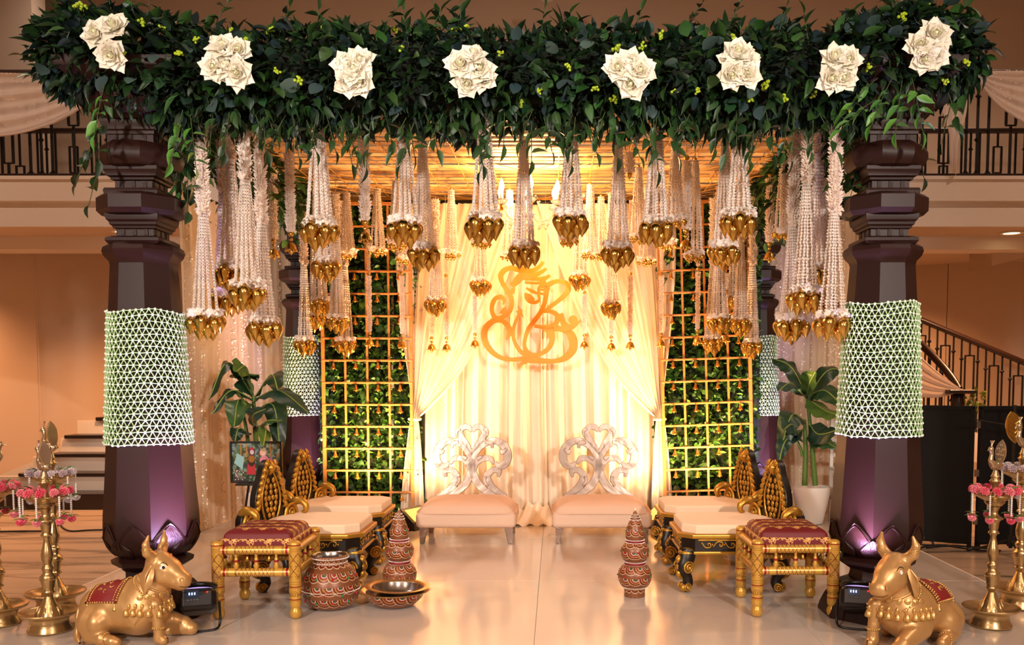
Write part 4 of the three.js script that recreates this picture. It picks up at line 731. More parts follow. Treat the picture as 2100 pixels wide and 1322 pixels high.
// kind, u, top v (0: hidden in the leaves), v where the rope ends, v of the flower ring, depth
const HANG = [
  ['rope_tassel', 412, 255, 435, 641, 4.75], ['rope_tassel', 455, 268, 391, 600, 5.2], ['rope_tassel', 470, 262, 321, 542, 5.0], ['rope_tassel', 500, 255, 363, 582, 4.68], ['rope_tassel', 532, 265, 452, 656, 4.92], ['bell_rope', 558, 334, 490, 0, 6.2], ['bell_rope', 593, 302, 476, 0, 5.8], ['rope_tassel', 620, 389, 539, 694, 7.25],
  ['tassel', 651, 225, 0, 454, 4.7], ['tassel', 664, 300, 0, 533, 5.9], ['tassel', 654, 380, 0, 612, 7.0], ['tassel', 645, 400, 0, 643, 7.3], ['rope_tassel', 688, 397, 470, 648, 6.9], ['rope_tassel', 704, 400, 540, 695, 7.35], ['ball_tassel', 711, 382, 0, 518, 7.05], ['bell_rope', 746, 276, 452, 0, 5.2], ['ball_tassel', 773, 370, 0, 510, 6.9],
  ['long_rope', 755, 470, 560, 680, 7.2], ['tassel', 828, 240, 0, 450, 4.9], ['ball_tassel', 812, 372, 0, 498, 6.4], ['ball_tassel', 829, 395, 0, 528, 7.0], ['long_rope', 823, 480, 561, 685, 7.3], ['tassel', 867, 300, 0, 505, 5.3], ['rope_tassel', 892, 408, 468, 612, 7.12], ['long_rope', 884, 560, 640, 690, 7.4], ['ball_tassel', 925, 378, 0, 518, 6.95], ['long_rope', 914, 480, 565, 690, 7.3],
  ['tassel', 993, 228, 0, 442, 4.62], ['ball_tassel', 986, 330, 0, 493, 6.4], ['tassel', 985, 395, 0, 572, 7.2], ['long_rope', 973, 560, 600, 682, 7.3], ['tassel', 1074, 290, 0, 501, 5.3], ['ball_tassel', 1045, 372, 0, 520, 6.95], ['tassel', 1171, 235, 0, 437, 4.9], ['ball_tassel', 1165, 330, 0, 489, 6.0], ['tassel', 1189, 395, 0, 560, 7.2], ['long_rope', 1199, 560, 600, 684, 7.3],
  ['ball_tassel', 1211, 373, 0, 517, 6.75], ['ball_tassel', 1233, 390, 0, 520, 7.2], ['tassel', 1268, 300, 0, 503, 5.3], ['tassel', 1254, 400, 0, 618, 7.1], ['long_rope', 1254, 630, 650, 688, 7.3], ['long_rope', 1294, 410, 561, 685, 7.2], ['ball_tassel', 1310, 332, 0, 484, 6.2], ['ball_tassel', 1327, 385, 0, 530, 6.8], ['stub', 1291, 312, 355, 0, 5.7], ['tassel', 1347, 235, 0, 452, 4.9],
  ['ball_tassel', 1386, 284, 0, 448, 5.6], ['ball_tassel', 1370, 368, 0, 498, 6.9], ['bell_rope', 1408, 330, 470, 0, 5.7], ['ball_tassel', 1426, 323, 0, 520, 6.0], ['long_rope', 1357, 480, 561, 682, 7.36], ['long_rope', 1432, 520, 552, 675, 7.2], ['tassel', 1517, 232, 0, 436, 4.8], ['tassel', 1487, 293, 0, 501, 5.4], ['rope_tassel', 1464, 399, 539, 692, 7.25], ['tassel', 1507, 400, 0, 607, 7.4], ['rope_tassel', 1477, 360, 460, 648, 6.8],
  ['rope_tassel', 1522, 380, 490, 652, 7.0], ['rope_tassel', 1546, 380, 539, 699, 7.2], ['long_rope', 1490, 560, 600, 672, 7.35], ['bell_rope', 1580, 365, 497, 0, 6.5], ['ball_tassel', 1608, 318, 0, 474, 6.0], ['rope_tassel', 1630, 270, 457, 650, 5.02], ['rope_tassel', 1657, 262, 372, 592, 4.82], ['rope_tassel', 1680, 262, 321, 548, 5.1], ['rope_tassel', 1693, 272, 395, 605, 5.4], ['rope_tassel', 1715, 252, 433, 644, 4.62],
];
const DESC = { rope_tassel: ['flower_garland', 'thick flower rope with gold-bud tassel', 'garland'], tassel: ['flower_tassel', 'white tassel ending in gold lotus buds', 'tassel'], ball_tassel: ['flower_tassel', 'white tassel ending in small gold balls', 'tassel'], bell_rope: ['flower_garland', 'thick flower rope with a gold dome bell', 'garland'], long_rope: ['flower_garland', 'slim flower rope with a gold dome bell before the backdrop', 'garland'], stub: ['flower_garland', 'short stub of flower rope with gold tip', 'garland'] };
const tally = {};
[...HANG].sort((a, b) => a[1] - b[1]).forEach(([kind, u, vt, vr, vb, d], idx) => {
  const row = d < 5.15 ? 'front row' : d < 6.7 ? 'middle rows' : 'back rows', key = kind + row, [nm, desc, cat] = DESC[kind];
  tally[key] = (tally[key] || 0) + 1;
  const label = kind === 'stub' ? desc + ' under the bamboo canopy' : kind === 'long_rope' ? `${desc}, ${ordinal[tally[key] - 1]} from the left` : `${desc}, ${row} of the canopy, ${ordinal[tally[key] - 1]} from left`;
  const y = (v) => at(u, v, d).y, o = at(u, max(vt, 200), d), top = CANOPY - 0.012, t = thing(nm, label, cat, [o.x, 0, o.z], (idx * 0.7) % 1, 'hanging flower garlands');
  const y0 = min(y(vt), 2.6);
  mesh('cord', cordGeo, goldPaint, t, [0, top, 0], null, [1, top - y0 + 0.02, 1]);
  const rope = (a, b, s) => { const L = a - b, [bl, g] = pick(ropeTop, L); mesh('petal_rope', g, flowerWhite[idx % 3], t, [0, a, 0], [0, idx, 0], [s * 1.25, L / bl, s * 1.25]); };
  if (kind === 'rope_tassel') { const yr = y(vr); rope(y0, yr, 1); tassel(t, yr, y(vb), 13, d > 6.5 ? 0.066 : 0.072, 'bud', idx % 7); mesh('flower_knot', topKnot, flowerWhite[1], t, [0, yr, 0]); }
  else if (kind === 'tassel') { tassel(t, y0, y(vb), d > 6.5 ? 9 : 13, d > 6.5 ? 0.06 : 0.074, 'bud', idx % 7); mesh('flower_knot', topKnot, flowerWhite[1], t, [0, y0, 0]); }
  else if (kind === 'ball_tassel') { tassel(t, y0, y(vb), 11, 0.062, 'ball', idx % 7); mesh('top_bead', fluted, goldSoft, t, [0, y0 + 0.012, 0], null, 0.6); }
  else if (kind === 'bell_rope') { const yr = y(vr); rope(y0, yr, 0.95); mesh('gold_bead', fluted, goldMetal, t, [0, yr - 0.012, 0]); mesh('gold_bead', fluted, goldMetal, t, [0, yr - 0.044, 0], null, 0.7); jhumka(t, yr - 0.06, 1.05); mesh('top_bead', fluted, goldSoft, t, [0, y0 + 0.02, 0]); }
  else if (kind === 'long_rope') { const yb = y(vr), yl = y(vb), s = 0.58; if (y0 - yb > 0.06) rope(y0, yb + 0.02, s * 0.75); mesh('gold_bead', fluted, goldSoft, t, [0, yb, 0], null, 0.85); rope(yb - 0.018, yl, s); mesh('gold_bead', fluted, goldSoft, t, [0, yl - 0.014, 0], null, 0.85); mesh('gold_bead', fluted, goldSoft, t, [0, yl - 0.042, 0], null, 0.6); jhumka(t, yl - 0.055, 0.98); }
  else { rope(y0, y(vr), 1); mesh('gold_tip', lotusBud, goldMetal, t, [0, y(vr) + 0.01, 0], null, 0.5); }
});
// uplights
uplight('black LED uplight with an amber lamp on the floor beside the left low seat', [-1.13, 0.0, -7.32], -0.5, [-0.78, 1.2, -7.64], LIGHT.uplight);
uplight('black LED uplight with an amber lamp on the floor beside the right low seat', [0.84, 0.0, -7.32], PI + 0.5, [0.46, 1.2, -7.64], LIGHT.uplight);
uplight('black LED uplight washing the leaf wall, hidden behind the carved chairs near the framed picture', [-1.52, 0.0, -7.0], PI / 2 - 0.0, [-1.5, 1.45, -7.45], LIGHT.wash);
uplight('black LED uplight washing the leaf wall, hidden behind the carved chairs near the white planter', [1.2, 0.0, -7.0], PI / 2, [1.18, 1.45, -7.45], LIGHT.wash);

// ---------- two low seats with open scroll backs ----------
const velvet = phys({ color: 0xd9b9a0, roughness: 0.85, sheen: 0.6, sheenRoughness: 0.5, sheenColor: 0xffe0c8, bumpMap: repeat(fine256, 2, 2), bumpScale: 0.0005 });
const silverLeaf = std(0xa28e80, 0.28, 0.8, { bumpMap: noise256, bumpScale: 0.01 });
function ribbonShape(pts, map, sc) {
  const c = new THREE.CatmullRomCurve3(pts.map(([x, y]) => V(...map(x, y), 0)), false, 'centripetal'), N = pts.length * 6, L = [], R = [];
  for (let i = 0; i <= N; i++) { const t = i / N, p = c.getPoint(t), d = c.getTangent(t), k = t * (pts.length - 1), j = min(floor(k), pts.length - 2), w = lerp(pts[j][2], pts[j + 1][2], k - j) * sc / 2; L.push(new THREE.Vector2(p.x - d.y * w, p.y + d.x * w)); R.push(new THREE.Vector2(p.x + d.y * w, p.y - d.x * w)); }
  return new THREE.Shape([...L, ...R.reverse()]);
}
function makeSeat(label, x, z) {
  const t = thing('bridal_seat', label, 'seat', [x, 0, z], 0, 'low seats with scroll backs');
  const band = rbox(0.73, 0.115, 0.56, 0.035, 0, 0.175, 0, 4); mesh('seat_band', uvPlane(band, 0, 1, 3), velvet, t);
  mesh('seat_cushion', surf((u, v) => { const a = u * 2 - 1, b = v * 2 - 1, q = pow(pow(abs(a), 4) + pow(abs(b), 4), 0.25), k = q > 0 ? max(abs(a), abs(b)) / q : 1; const X = a * 0.362 * lerp(1, k, 0.35), Z = b * 0.278 * lerp(1, k, 0.35), e = max(abs(a), abs(b)); return V(X * (0.965 + 0.035 * min(1, (1 - e) * 0 + e)), 0.222 + 0.098 * pow(max(0, 1 - pow(e, 3.2)), 0.55), Z); }, 36, 30), velvet, t);
  mesh('piping', (() => { const pts = []; for (let k = 0; k < 40; k++) { const a = k / 40 * 2 * PI, c = cos(a), s = sin(a), q = pow(pow(abs(c), 8) + pow(abs(s), 8), 1 / 8); pts.push([c / q * 0.364, 0.224, s / q * 0.28]); } return tubeOf(pts, 0.0055, 90, 6, true); })(), velvet, t);
  const leg = (() => { const g = new THREE.CylinderGeometry(0.043, 0.022, 0.125, 4, 1).rotateY(PI / 4); return toCreasedNormals(g.toNonIndexed(), 0.4); })(), studs = merge([...Array(12)].map((_, k) => new THREE.SphereGeometry(0.0035, 6, 4).translate(0.032 - k * 0.0013 - 0.004, 0.055 - k * 0.0095, 0.024)));
  for (const sx of [-1, 1]) for (const sz of [-1, 1]) { const l = mesh('leg', leg, silverLeaf, t, [sx * 0.315, 0.0625, sz * 0.235], [-sz * 0.1, 0, sx * 0.1], [1, 1, 1]); if (sz > 0) mesh('stud_row', studs, silverLeaf, l, null, null, [-sx, 1, 1]); }
  const K = 1 / (3.305 * 265), map = (X, Y) => [(X - 563) * K, (575 - Y) * K * 1.0], back = new THREE.Group(); back.name = 'scroll_back'; back.position.set(0, 0.295, -0.235); back.rotation.x = -0.12; t.add(back);
  const half = [
    ['heart_scroll', [[563, 290, 16], [596, 236, 34], [634, 184, 42], [650, 142, 40], [622, 110, 34], [588, 112, 36], [566, 138, 18]]],
    ['loop_scroll', [[568, 370, 24], [584, 300, 38], [620, 244, 42], [668, 214, 42], [730, 206, 44], [786, 244, 52], [808, 310, 52], [790, 362, 48], [750, 380, 36], [722, 352, 18]]],
    ['inner_scroll', [[570, 420, 30], [590, 360, 40], [636, 326, 38], [688, 328, 34], [712, 360, 16]]],
    ['stem_scroll', [[566, 330, 30], [574, 430, 48], [606, 498, 50], [660, 548, 44], [740, 590, 40]]],
    ['outer_scroll', [[742, 448, 16], [748, 414, 34], [706, 404, 36], [668, 446, 46], [684, 500, 48], [726, 548, 44], [790, 590, 40]]],
    ['leaf_curl', [[656, 214, 16], [694, 224, 26], [702, 252, 14]]], ['leaf_curl', [[796, 262, 16], [772, 284, 26], [756, 268, 12]]], ['leaf_curl', [[650, 120, 26], [668, 140, 18], [664, 176, 8]]], ['leaf_curl', [[600, 330, 24], [624, 314, 16], [632, 308, 6]]], ['leaf_curl', [[652, 450, 20], [650, 480, 16], [672, 510, 8]]],
  ];
  for (const [n, p] of half) { const s = ribbonShape(p, map, K), g = new THREE.ExtrudeGeometry(s, { depth: 0.016, bevelEnabled: true, bevelThickness: 0.009, bevelSize: 0.0035, bevelSegments: 3, curveSegments: 8 }).translate(0, 0, n === 'leaf_curl' ? -0.002 : -0.008); mesh(n, g, silverLeaf, back); mesh(n, g, silverLeaf, back, null, null, [-1, 1, 1]); }
  mesh('centre_stem', rbox(0.03, 0.14, 0.03, 0.01, 0, 0.255, 0), silverLeaf, back);
  return t;
}
const seat = makeSeat('low cream seat with silver scroll back, the one nearer the wide steel basin', -0.655, -6.87);
copyOf(seat, [0.335, 0, -6.87], 0, 'low cream seat with silver scroll back, the one nearer the lone stacked pot tower');

// ---------- carved black and gold low chairs ----------
const antiqueGold = std(0xb98a34, 0.38, 0.7, { bumpMap: noise256, bumpScale: 0.003 }), blackWood = std(0x17100a, 0.4, 0.1, { bumpMap: noise256, bumpScale: 0.002 }), ivoryCloth = phys({ color: 0xe6c9a8, roughness: 0.8, sheen: 0.3, sheenColor: 0xffffff });
function spiral(R, turns, r, n = 40) { const pts = []; for (let k = 0; k <= n; k++) { const t = k / n, a = t * turns * 2 * PI, q = R * (1 - 0.88 * t); pts.push([q * cos(a), q * sin(a), R * 0.25 * t]); } return tubeOf(pts, r, n + 10, 5); }
const volute = merge([noUvI(spiral(0.036, 2.2, 0.0075)), noUvI(new THREE.SphereGeometry(0.011, 8, 6).translate(0, 0, 0.012))]), voluteS = merge([noUvI(spiral(0.024, 2, 0.0055)), noUvI(new THREE.SphereGeometry(0.008, 8, 6).translate(0, 0, 0.008))]);
function noUvI(g) { g.deleteAttribute('uv'); return g; }
function scrollBand(w, n) { const g = []; for (let k = 0; k < n; k++) { const x = (k + 0.5 - n / 2) * w / n, f = k % 2 ? 1 : -1; g.push(noUvI(tubeOf([[x - w / n * 0.5, -0.012 * f, 0], [x - w / n * 0.15, 0.016 * f, 0.004], [x + w / n * 0.25, 0.012 * f, 0.005], [x + w / n * 0.2, -0.008 * f, 0.005], [x, -0.006 * f, 0.005], [x + 0.004, 0.004 * f, 0.004]], 0.0042, 18, 5)), noUvI(new THREE.SphereGeometry(0.006, 6, 5).translate(x + w / n * 0.42, 0, 0.003))); } return merge(g); }
const bandLong = scrollBand(0.4, 6), bandShort = scrollBand(0.36, 5);
// local axes: the chair faces +x; z is its width
function makeCarvedChair(label, x, z, turn, lean) {
  const t = thing('carved_chair', label, 'chair', [x, 0, z], turn, 'carved black and gold low chairs');
  const top = new THREE.Shape(), c = 0.07, hx = 0.3, hz = 0.265; top.moveTo(-hx, -hz); top.lineTo(hx - c, -hz); top.lineTo(hx, -hz + c); top.lineTo(hx, hz - c); top.lineTo(hx - c, hz); top.lineTo(-hx, hz); top.closePath();
  const flat = (s, y0, h, k, b) => { const sh = new THREE.Shape(s.getPoints().map((p) => p.clone().multiplyScalar(k))); return new THREE.ExtrudeGeometry(sh, { depth: h, bevelEnabled: true, bevelThickness: b, bevelSize: b, bevelSegments: 3 }).rotateX(PI / 2).translate(0, y0 + h, 0); };
  mesh('apron', flat(top, 0.225, 0.1, 0.93, 0.004), blackWood, t);
  mesh('seat_rim', flat(top, 0.315, 0.012, 1.0, 0.007), antiqueGold, t); mesh('lower_rim', flat(top, 0.222, 0.008, 0.96, 0.005), antiqueGold, t);
  mesh('seat_pad', flat(top, 0.342, 0.032, 0.9, 0.012), ivoryCloth, t);
  for (const s of [-1, 1]) { mesh('carved_scrollwork', bandLong, antiqueGold, t, [-0.02, 0.274, s * 0.252], [0, s > 0 ? 0 : PI, 0]); mesh('side_moulding', rbox(0.44, 0.01, 0.012, 0.003, -0.02, 0.3, s * 0.252), antiqueGold, t); }
  mesh('carved_scrollwork', bandShort, antiqueGold, t, [0.284, 0.274, 0], [0, PI / 2, 0]);
  mesh('front_moulding', rbox(0.012, 0.012, 0.38, 0.003, 0.287, 0.302, 0), antiqueGold, t);
  const legCore = limb([[0, 0.24, 0], [0.015, 0.19, 0], [0.035, 0.14, 0], [0.01, 0.09, 0], [0.0, 0.05, 0], [0.025, 0.018, 0]], [0.05, 0.052, 0.046, 0.03, 0.03, 0.034], 24, 10);
  const leaves = merge([0, 1, 2].map((k) => noUvI(limb([[0.04, 0.215 - k * 0.04, 0], [0.068, 0.19 - k * 0.04, 0], [0.062 - k * 0.012, 0.155 - k * 0.04, 0]], [0.008, 0.017, 0.006], 10, 6))));
  for (const sx of [-1, 1]) for (const sz of [-1, 1]) {
    const l = mesh('leg', legCore, blackWood, t, [sx * 0.25, 0, sz * 0.215], [0, sx > 0 ? -sz * 0.5 : PI + sz * 0.5, 0]);
    mesh('knee_volute', volute, antiqueGold, l, [0.028, 0.145, 0.043]); mesh('knee_volute', volute, antiqueGold, l, [0.028, 0.145, -0.043], [0, PI, 0]);
    mesh('foot_volute', voluteS, antiqueGold, l, [0.022, 0.028, 0.03]); mesh('foot_volute', voluteS, antiqueGold, l, [0.022, 0.028, -0.03], [0, PI, 0]);
    mesh('acanthus_leaf', leaves, antiqueGold, l); mesh('ball_foot', new THREE.SphereGeometry(0.027, 12, 8).scale(1, 0.95, 1.1).translate(0.03, 0.026, 0), antiqueGold, l);
    mesh('leg_cap', new THREE.SphereGeometry(0.05, 12, 8).scale(1, 0.55, 1).translate(0.01, 0.225, 0), antiqueGold, l);
  }
  // backrest: black plate with gold carving, plane across x
  const s = new THREE.Shape(); s.moveTo(-0.24, 0); s.bezierCurveTo(-0.27, 0.06, -0.26, 0.13, -0.2, 0.14); s.bezierCurveTo(-0.16, 0.15, -0.135, 0.11, -0.125, 0.15); s.bezierCurveTo(-0.13, 0.25, -0.07, 0.3, -0.055, 0.35); s.bezierCurveTo(-0.04, 0.4, -0.02, 0.405, 0, 0.41); s.bezierCurveTo(0.02, 0.405, 0.04, 0.4, 0.055, 0.35); s.bezierCurveTo(0.07, 0.3, 0.13, 0.25, 0.125, 0.15); s.bezierCurveTo(0.135, 0.11, 0.16, 0.15, 0.2, 0.14); s.bezierCurveTo(0.26, 0.13, 0.27, 0.06, 0.24, 0); s.closePath();
  const b = new THREE.Group(); b.name = 'backrest'; b.position.set(-0.3, 0.315, 0); b.rotation.set(0, PI / 2 - lean, 0); t.add(b);
  mesh('back_plate', plate(s, 0.035, 0.005, 10).translate(0, 0, -0.02), blackWood, b);
  mesh('back_post', rbox(0.13, 0.2, 0.05, 0.008, 0, 0.05, -0.03), blackWood, b);
  for (const q of [-1, 1]) {
    for (let k = 0; k < 8; k++) { const v = k / 7, X = q * lerp(0.122, 0.03, pow(v, 1.5)), Y = 0.14 + 0.255 * v; mesh('edge_leaf', limb([[X, Y - 0.02, 0.012], [X * 0.98 + q * 0.012, Y, 0.034], [X * 0.86, Y + 0.024, 0.03]], [0.006, 0.015, 0.005], 9, 6), antiqueGold, b); }
    mesh('wing_volute', volute, antiqueGold, b, [q * 0.19, 0.08, 0.025], [0, 0, q > 0 ? 0.4 : PI - 0.4], [1.35, 1.35 * q, 1.2]);
    mesh('wing_scroll', tubeOf([[q * 0.235, 0.01, 0.015], [q * 0.25, 0.07, 0.028], [q * 0.215, 0.128, 0.03], [q * 0.15, 0.115, 0.03], [q * 0.125, 0.05, 0.025], [q * 0.06, 0.0, 0.015]], 0.011, 30, 6), antiqueGold, b);
    mesh('arm_scroll', limb([[q * 0.235, 0.13, 0.0], [q * 0.24, 0.15, 0.05], [q * 0.238, 0.125, 0.1], [q * 0.236, 0.085, 0.1], [q * 0.236, 0.08, 0.075]], [0.022, 0.026, 0.024, 0.018, 0.008], 24, 8), antiqueGold, b);
    mesh('rib_scroll', tubeOf([[q * 0.02, 0.02, 0.02], [q * 0.07, 0.1, 0.026], [q * 0.085, 0.2, 0.028], [q * 0.045, 0.31, 0.026], [q * 0.015, 0.36, 0.022]], 0.0075, 26, 6), antiqueGold, b);
  }
  const cone = [];
  for (let r = 0; r < 7; r++) for (let k = 0; k < (r % 2 ? 3 : 2) + (r > 1 && r < 5 ? 1 : 0); k++) { const n = (r % 2 ? 3 : 2) + (r > 1 && r < 5 ? 1 : 0), w = 0.05 * sin(PI * (r + 1) / 8.4); cone.push(noUvI(new THREE.SphereGeometry(0.0145, 8, 6).scale(0.9, 1.25, 0.7).translate(n > 1 ? (k / (n - 1) * 2 - 1) * w : 0, 0.09 + r * 0.034, 0.026))); }
  mesh('carved_cone', merge(cone), antiqueGold, b);
  mesh('crest', limb([[0, 0.33, 0.02], [0, 0.37, 0.034], [0, 0.41, 0.018]], [0.01, 0.026, 0.012], 12, 8), antiqueGold, b);
  return t;
}
const cc = makeCarvedChair('carved black and gold low chair right behind the red stool beside the studded round pot', -1.4, -5.36, 0, 0.34);
copyOf(cc, [-1.42, 0, -6.12], 0, 'carved black and gold low chair directly before the back pillar with the framed picture');
const cr = makeCarvedChair('carved black and gold low chair right behind the red stool beside the black stage light', 1.0, -5.36, PI, -0.34);
copyOf(cr, [0.99, 0, -6.12], PI, 'carved black and gold low chair closest to the right low seat and its uplight');

// ---------- painted stools with red brocade cushions ----------
const brocadeTex = canvasTex(512, 512, (c, w, h) => {
  c.fillStyle = '#66060b'; c.fillRect(0, 0, w, h);
  for (let i = 0; i < 900; i++) { c.fillStyle = i % 2 ? 'rgba(60,0,4,.25)' : 'rgba(130,20,18,.2)'; c.fillRect(rnd() * w, rnd() * h, 3, 3); }
  c.lineCap = 'round';
  const flower = (x, y, r) => { for (let k = 0; k < 5; k++) { const a = k / 5 * 2 * PI; c.fillStyle = '#d9a95a'; c.beginPath(); c.ellipse(x + cos(a) * r * 0.62, y + sin(a) * r * 0.62, r * 0.48, r * 0.36, a, 0, 2 * PI); c.fill(); c.fillStyle = '#7c0c10'; c.beginPath(); c.ellipse(x + cos(a) * r * 0.66, y + sin(a) * r * 0.66, r * 0.28, r * 0.17, a, 0, 2 * PI); c.fill(); } c.fillStyle = '#e2b96c'; c.beginPath(); c.arc(x, y, r * 0.24, 0, 2 * PI); c.fill(); };
  const vine = (x, y, s, f) => { c.strokeStyle = '#d2a052'; c.lineWidth = 7; c.beginPath(); c.moveTo(x, y); c.bezierCurveTo(x + 40 * s, y - 50 * f, x + 80 * s, y + 46 * f, x + 118 * s, y - 14 * f); c.stroke(); c.beginPath(); c.arc(x + 46 * s, y - 22 * f, 15, 0, 4.6); c.stroke(); c.beginPath(); c.arc(x + 92 * s, y + 24 * f, 13, 2, 6.6); c.stroke(); c.fillStyle = '#d2a052'; for (const [a, b] of [[30, -4], [66, 14], [104, -22], [84, -8]]) { c.beginPath(); c.ellipse(x + a * s, y + b * f, 11, 5, 0.7 * f, 0, 2 * PI); c.fill(); } };
  for (let j = 0; j < 4; j++) for (let i = 0; i < 4; i++) { const x = (i + (j % 2) * 0.5) * 128 + 32, y = j * 128 + 60; flower(x % w, y, 27); vine((x + 30) % w, y + 6, 1, j % 2 ? 1 : -1); if (x + 150 > w) vine((x + 30) % w - w, y + 6, 1, j % 2 ? 1 : -1); }
});
const brocade = phys({ color: 0xffffff, map: repeat(brocadeTex, 1.5, 1.5), roughness: 0.6 });
const paintTex = canvasTex(256, 1024, (c, w, h) => { // painted leg: v from foot (bottom) to top
  c.fillStyle = '#c8983f'; c.fillRect(0, 0, w, h);
  const Y = (m) => h - m / 0.4 * h; c.strokeStyle = '#5a1410'; c.fillStyle = '#8a1018';
  const band = (m, t, col) => { c.fillStyle = col; c.fillRect(0, Y(m) - t / 2, w, t); };
  for (const m of [0.1, 0.165, 0.375]) band(m, 13, '#8c0f18'); for (const m of [0.118, 0.178, 0.19, 0.345, 0.355, 0.092, 0.158]) band(m, 3, '#5a1410');
  c.lineWidth = 4; const n = 4, y0 = Y(0.335), y1 = Y(0.205); c.beginPath();
  for (let k = -4; k <= n + 4; k++) { c.moveTo(k * w / n, y0); c.lineTo(k * w / n + (y1 - y0) * 0.42, y1); c.moveTo(k * w / n, y0); c.lineTo(k * w / n - (y1 - y0) * 0.42, y1); } c.stroke();
  c.fillStyle = '#5a1410'; for (let j = 0; j < 5; j++) for (let k = 0; k < n * 2; k++) { c.beginPath(); c.arc((k + (j % 2) * 0.5) * w / n / 2 * 1.0 + 16, y0 + (j + 0.5) * (y1 - y0) / 5, 5, 0, 2 * PI); c.fill(); }
  c.lineWidth = 3; for (let k = 0; k < 4; k++) { c.beginPath(); c.ellipse((k + 0.5) * w / 4, Y(0.118), w / 9, 70, 0, PI, 2 * PI); c.stroke(); c.beginPath(); c.ellipse((k + 0.5) * w / 4, Y(0.128), w / 26, 30, 0, 0, 2 * PI); c.stroke(); }
});
const railTex = canvasTex(512, 128, (c, w, h) => { c.fillStyle = '#cc9c42'; c.fillRect(0, 0, w, h); c.strokeStyle = '#5a1410'; c.lineWidth = 3; c.beginPath(); for (let k = 0; k < 9; k++) { const x = 140 + k * 29; c.moveTo(x, 0); c.lineTo(x + 29, h); c.moveTo(x + 29, 0); c.lineTo(x, h); } c.stroke(); c.fillStyle = '#5a1410'; for (let k = 0; k < 16; k++) { c.beginPath(); c.arc(148 + k * 14.5, h * (k % 2 ? 0.3 : 0.75), 3.4, 0, 7); c.fill(); } for (const x of [30, 482]) { c.fillStyle = '#8c0f18'; c.fillRect(x - 8, 0, 16, h); } for (const x of [52, 60, 120, 128, 392, 400, 452, 460]) { c.fillStyle = '#5a1410'; c.fillRect(x, 0, 3, h); } });
const paintedLeg = std(0xffffff, 0.3, 0.3, { map: paintTex }), paintedRail = std(0xffffff, 0.3, 0.3, { map: repeat(railTex, 1, 3) }), stoolGold = std(0xc8983f, 0.3, 0.35), maroonBand = std(0x8c0f18, 0.35);
function uvLathe(pts, n, H) { const g = lathe(pts, n), u = g.attributes.uv, p = g.attributes.position; for (let i = 0; i < u.count; i++) u.setY(i, p.getY(i) / H); return g; }
const stoolLeg = uvLathe([[0, 0], [0.018, 0.001], [0.026, 0.012], [0.03, 0.03], [0.027, 0.046], [0.02, 0.054], [0.022, 0.058], [0.027, 0.064], [0.0285, 0.09], [0.028, 0.11], [0.024, 0.122], [0.027, 0.128], [0.0305, 0.134], [0.031, 0.16], [0.03, 0.162], [0.03, 0.355], [0.028, 0.362], [0.031, 0.37], [0.031, 0.384], [0.025, 0.392], [0.018, 0.396], [0, 0.398]], 24, 0.4);
const railCyl = (L) => { const g = new THREE.CylinderGeometry(0.022, 0.022, L, 16, 1).rotateZ(PI / 2), u = g.attributes.uv; for (let i = 0; i < u.count; i++) { const a = u.getX(i); u.setXY(i, u.getY(i), a); } return g; };
const spindle = lathe([[0.0, -0.05], [0.008, -0.05], [0.011, -0.035], [0.016, -0.02], [0.009, -0.01], [0.012, 0.0], [0.009, 0.014], [0.006, 0.025], [0.01, 0.04], [0.008, 0.05], [0, 0.05]], 12), spindleBand = lathe([[0.0125, -0.003], [0.0135, 0.002], [0.0125, 0.007]], 12);
function makeStool(label, x, z, turn) {
  const t = thing('painted_stool', label, 'stool', [x, 0, z], turn, 'gold painted stools with red cushions'), W = 0.385, D = 0.41;
  for (const sx of [-1, 1]) for (const sz of [-1, 1]) { mesh('leg', stoolLeg, paintedLeg, t, [sx * W / 2, 0, sz * D / 2], [0, rr(0, 1), 0]); }
  for (const s of [-1, 1]) {
    for (const y of [0.348, 0.236]) { mesh('rail', railCyl(W - 0.03), paintedRail, t, [0, y, s * D / 2]); mesh('rail', railCyl(D - 0.03), paintedRail, t, [s * W / 2, y, 0], [0, PI / 2, 0]); }
    for (let k = -1; k <= 1; k++) { for (const [px, pz] of [[k * 0.1, s * D / 2], [s * W / 2, k * 0.105]]) { const q = mesh('spindle', spindle, stoolGold, t, [px, 0.292, pz]); mesh('red_band', spindleBand, maroonBand, q); } }
  }
  const cush = surf((u, v) => { const a = u * 2 - 1, b = v * 2 - 1, e = max(abs(a), abs(b)); return V(a * 0.185 * (1 - 0.05 * pow(min(abs(a), abs(b)), 4)), 0.365 + 0.085 * pow(max(0, 1 - pow(e, 7)), 0.45), b * 0.2 * (1 - 0.05 * pow(min(abs(a), abs(b)), 4))); }, 30, 30);
  mesh('cushion', uvPlane(cush, 0, 2, 1.9), brocade, t); 
  mesh('cushion_side', (() => { const g = rbox(0.372, 0.06, 0.4, 0.018, 0, 0.375, 0, 3), p = g.attributes.position, u = g.attributes.uv, n = g.attributes.normal; for (let i = 0; i < p.count; i++) u.setXY(i, (abs(n.getX(i)) > 0.6 ? p.getZ(i) : p.getX(i)) * 1.9, p.getY(i) * 1.9); return g; })(), brocade, t);
  mesh('hanging_bell', moved(noUvI(bellGeo.clone()), [0, 0, 0], [0, 0, 0], 0.7), brassBell, t, [-0.06, 0.325, D / 2 - 0.05]); mesh('hanging_bell', moved(noUvI(bellGeo.clone()), [0, 0, 0], [0, 0, 0], 0.7), brassBell, t, [0.05, 0.325, D / 2 - 0.05]);
  return t;
}
const stool = makeStool('gold painted stool with red brocade cushion, beside the round studded pot', -1.51, -4.76, 0.02);
copyOf(stool, [1.215, 0, -4.8], 0, 'gold painted stool with red brocade cushion, beside the black stage light and upright-legged bull');

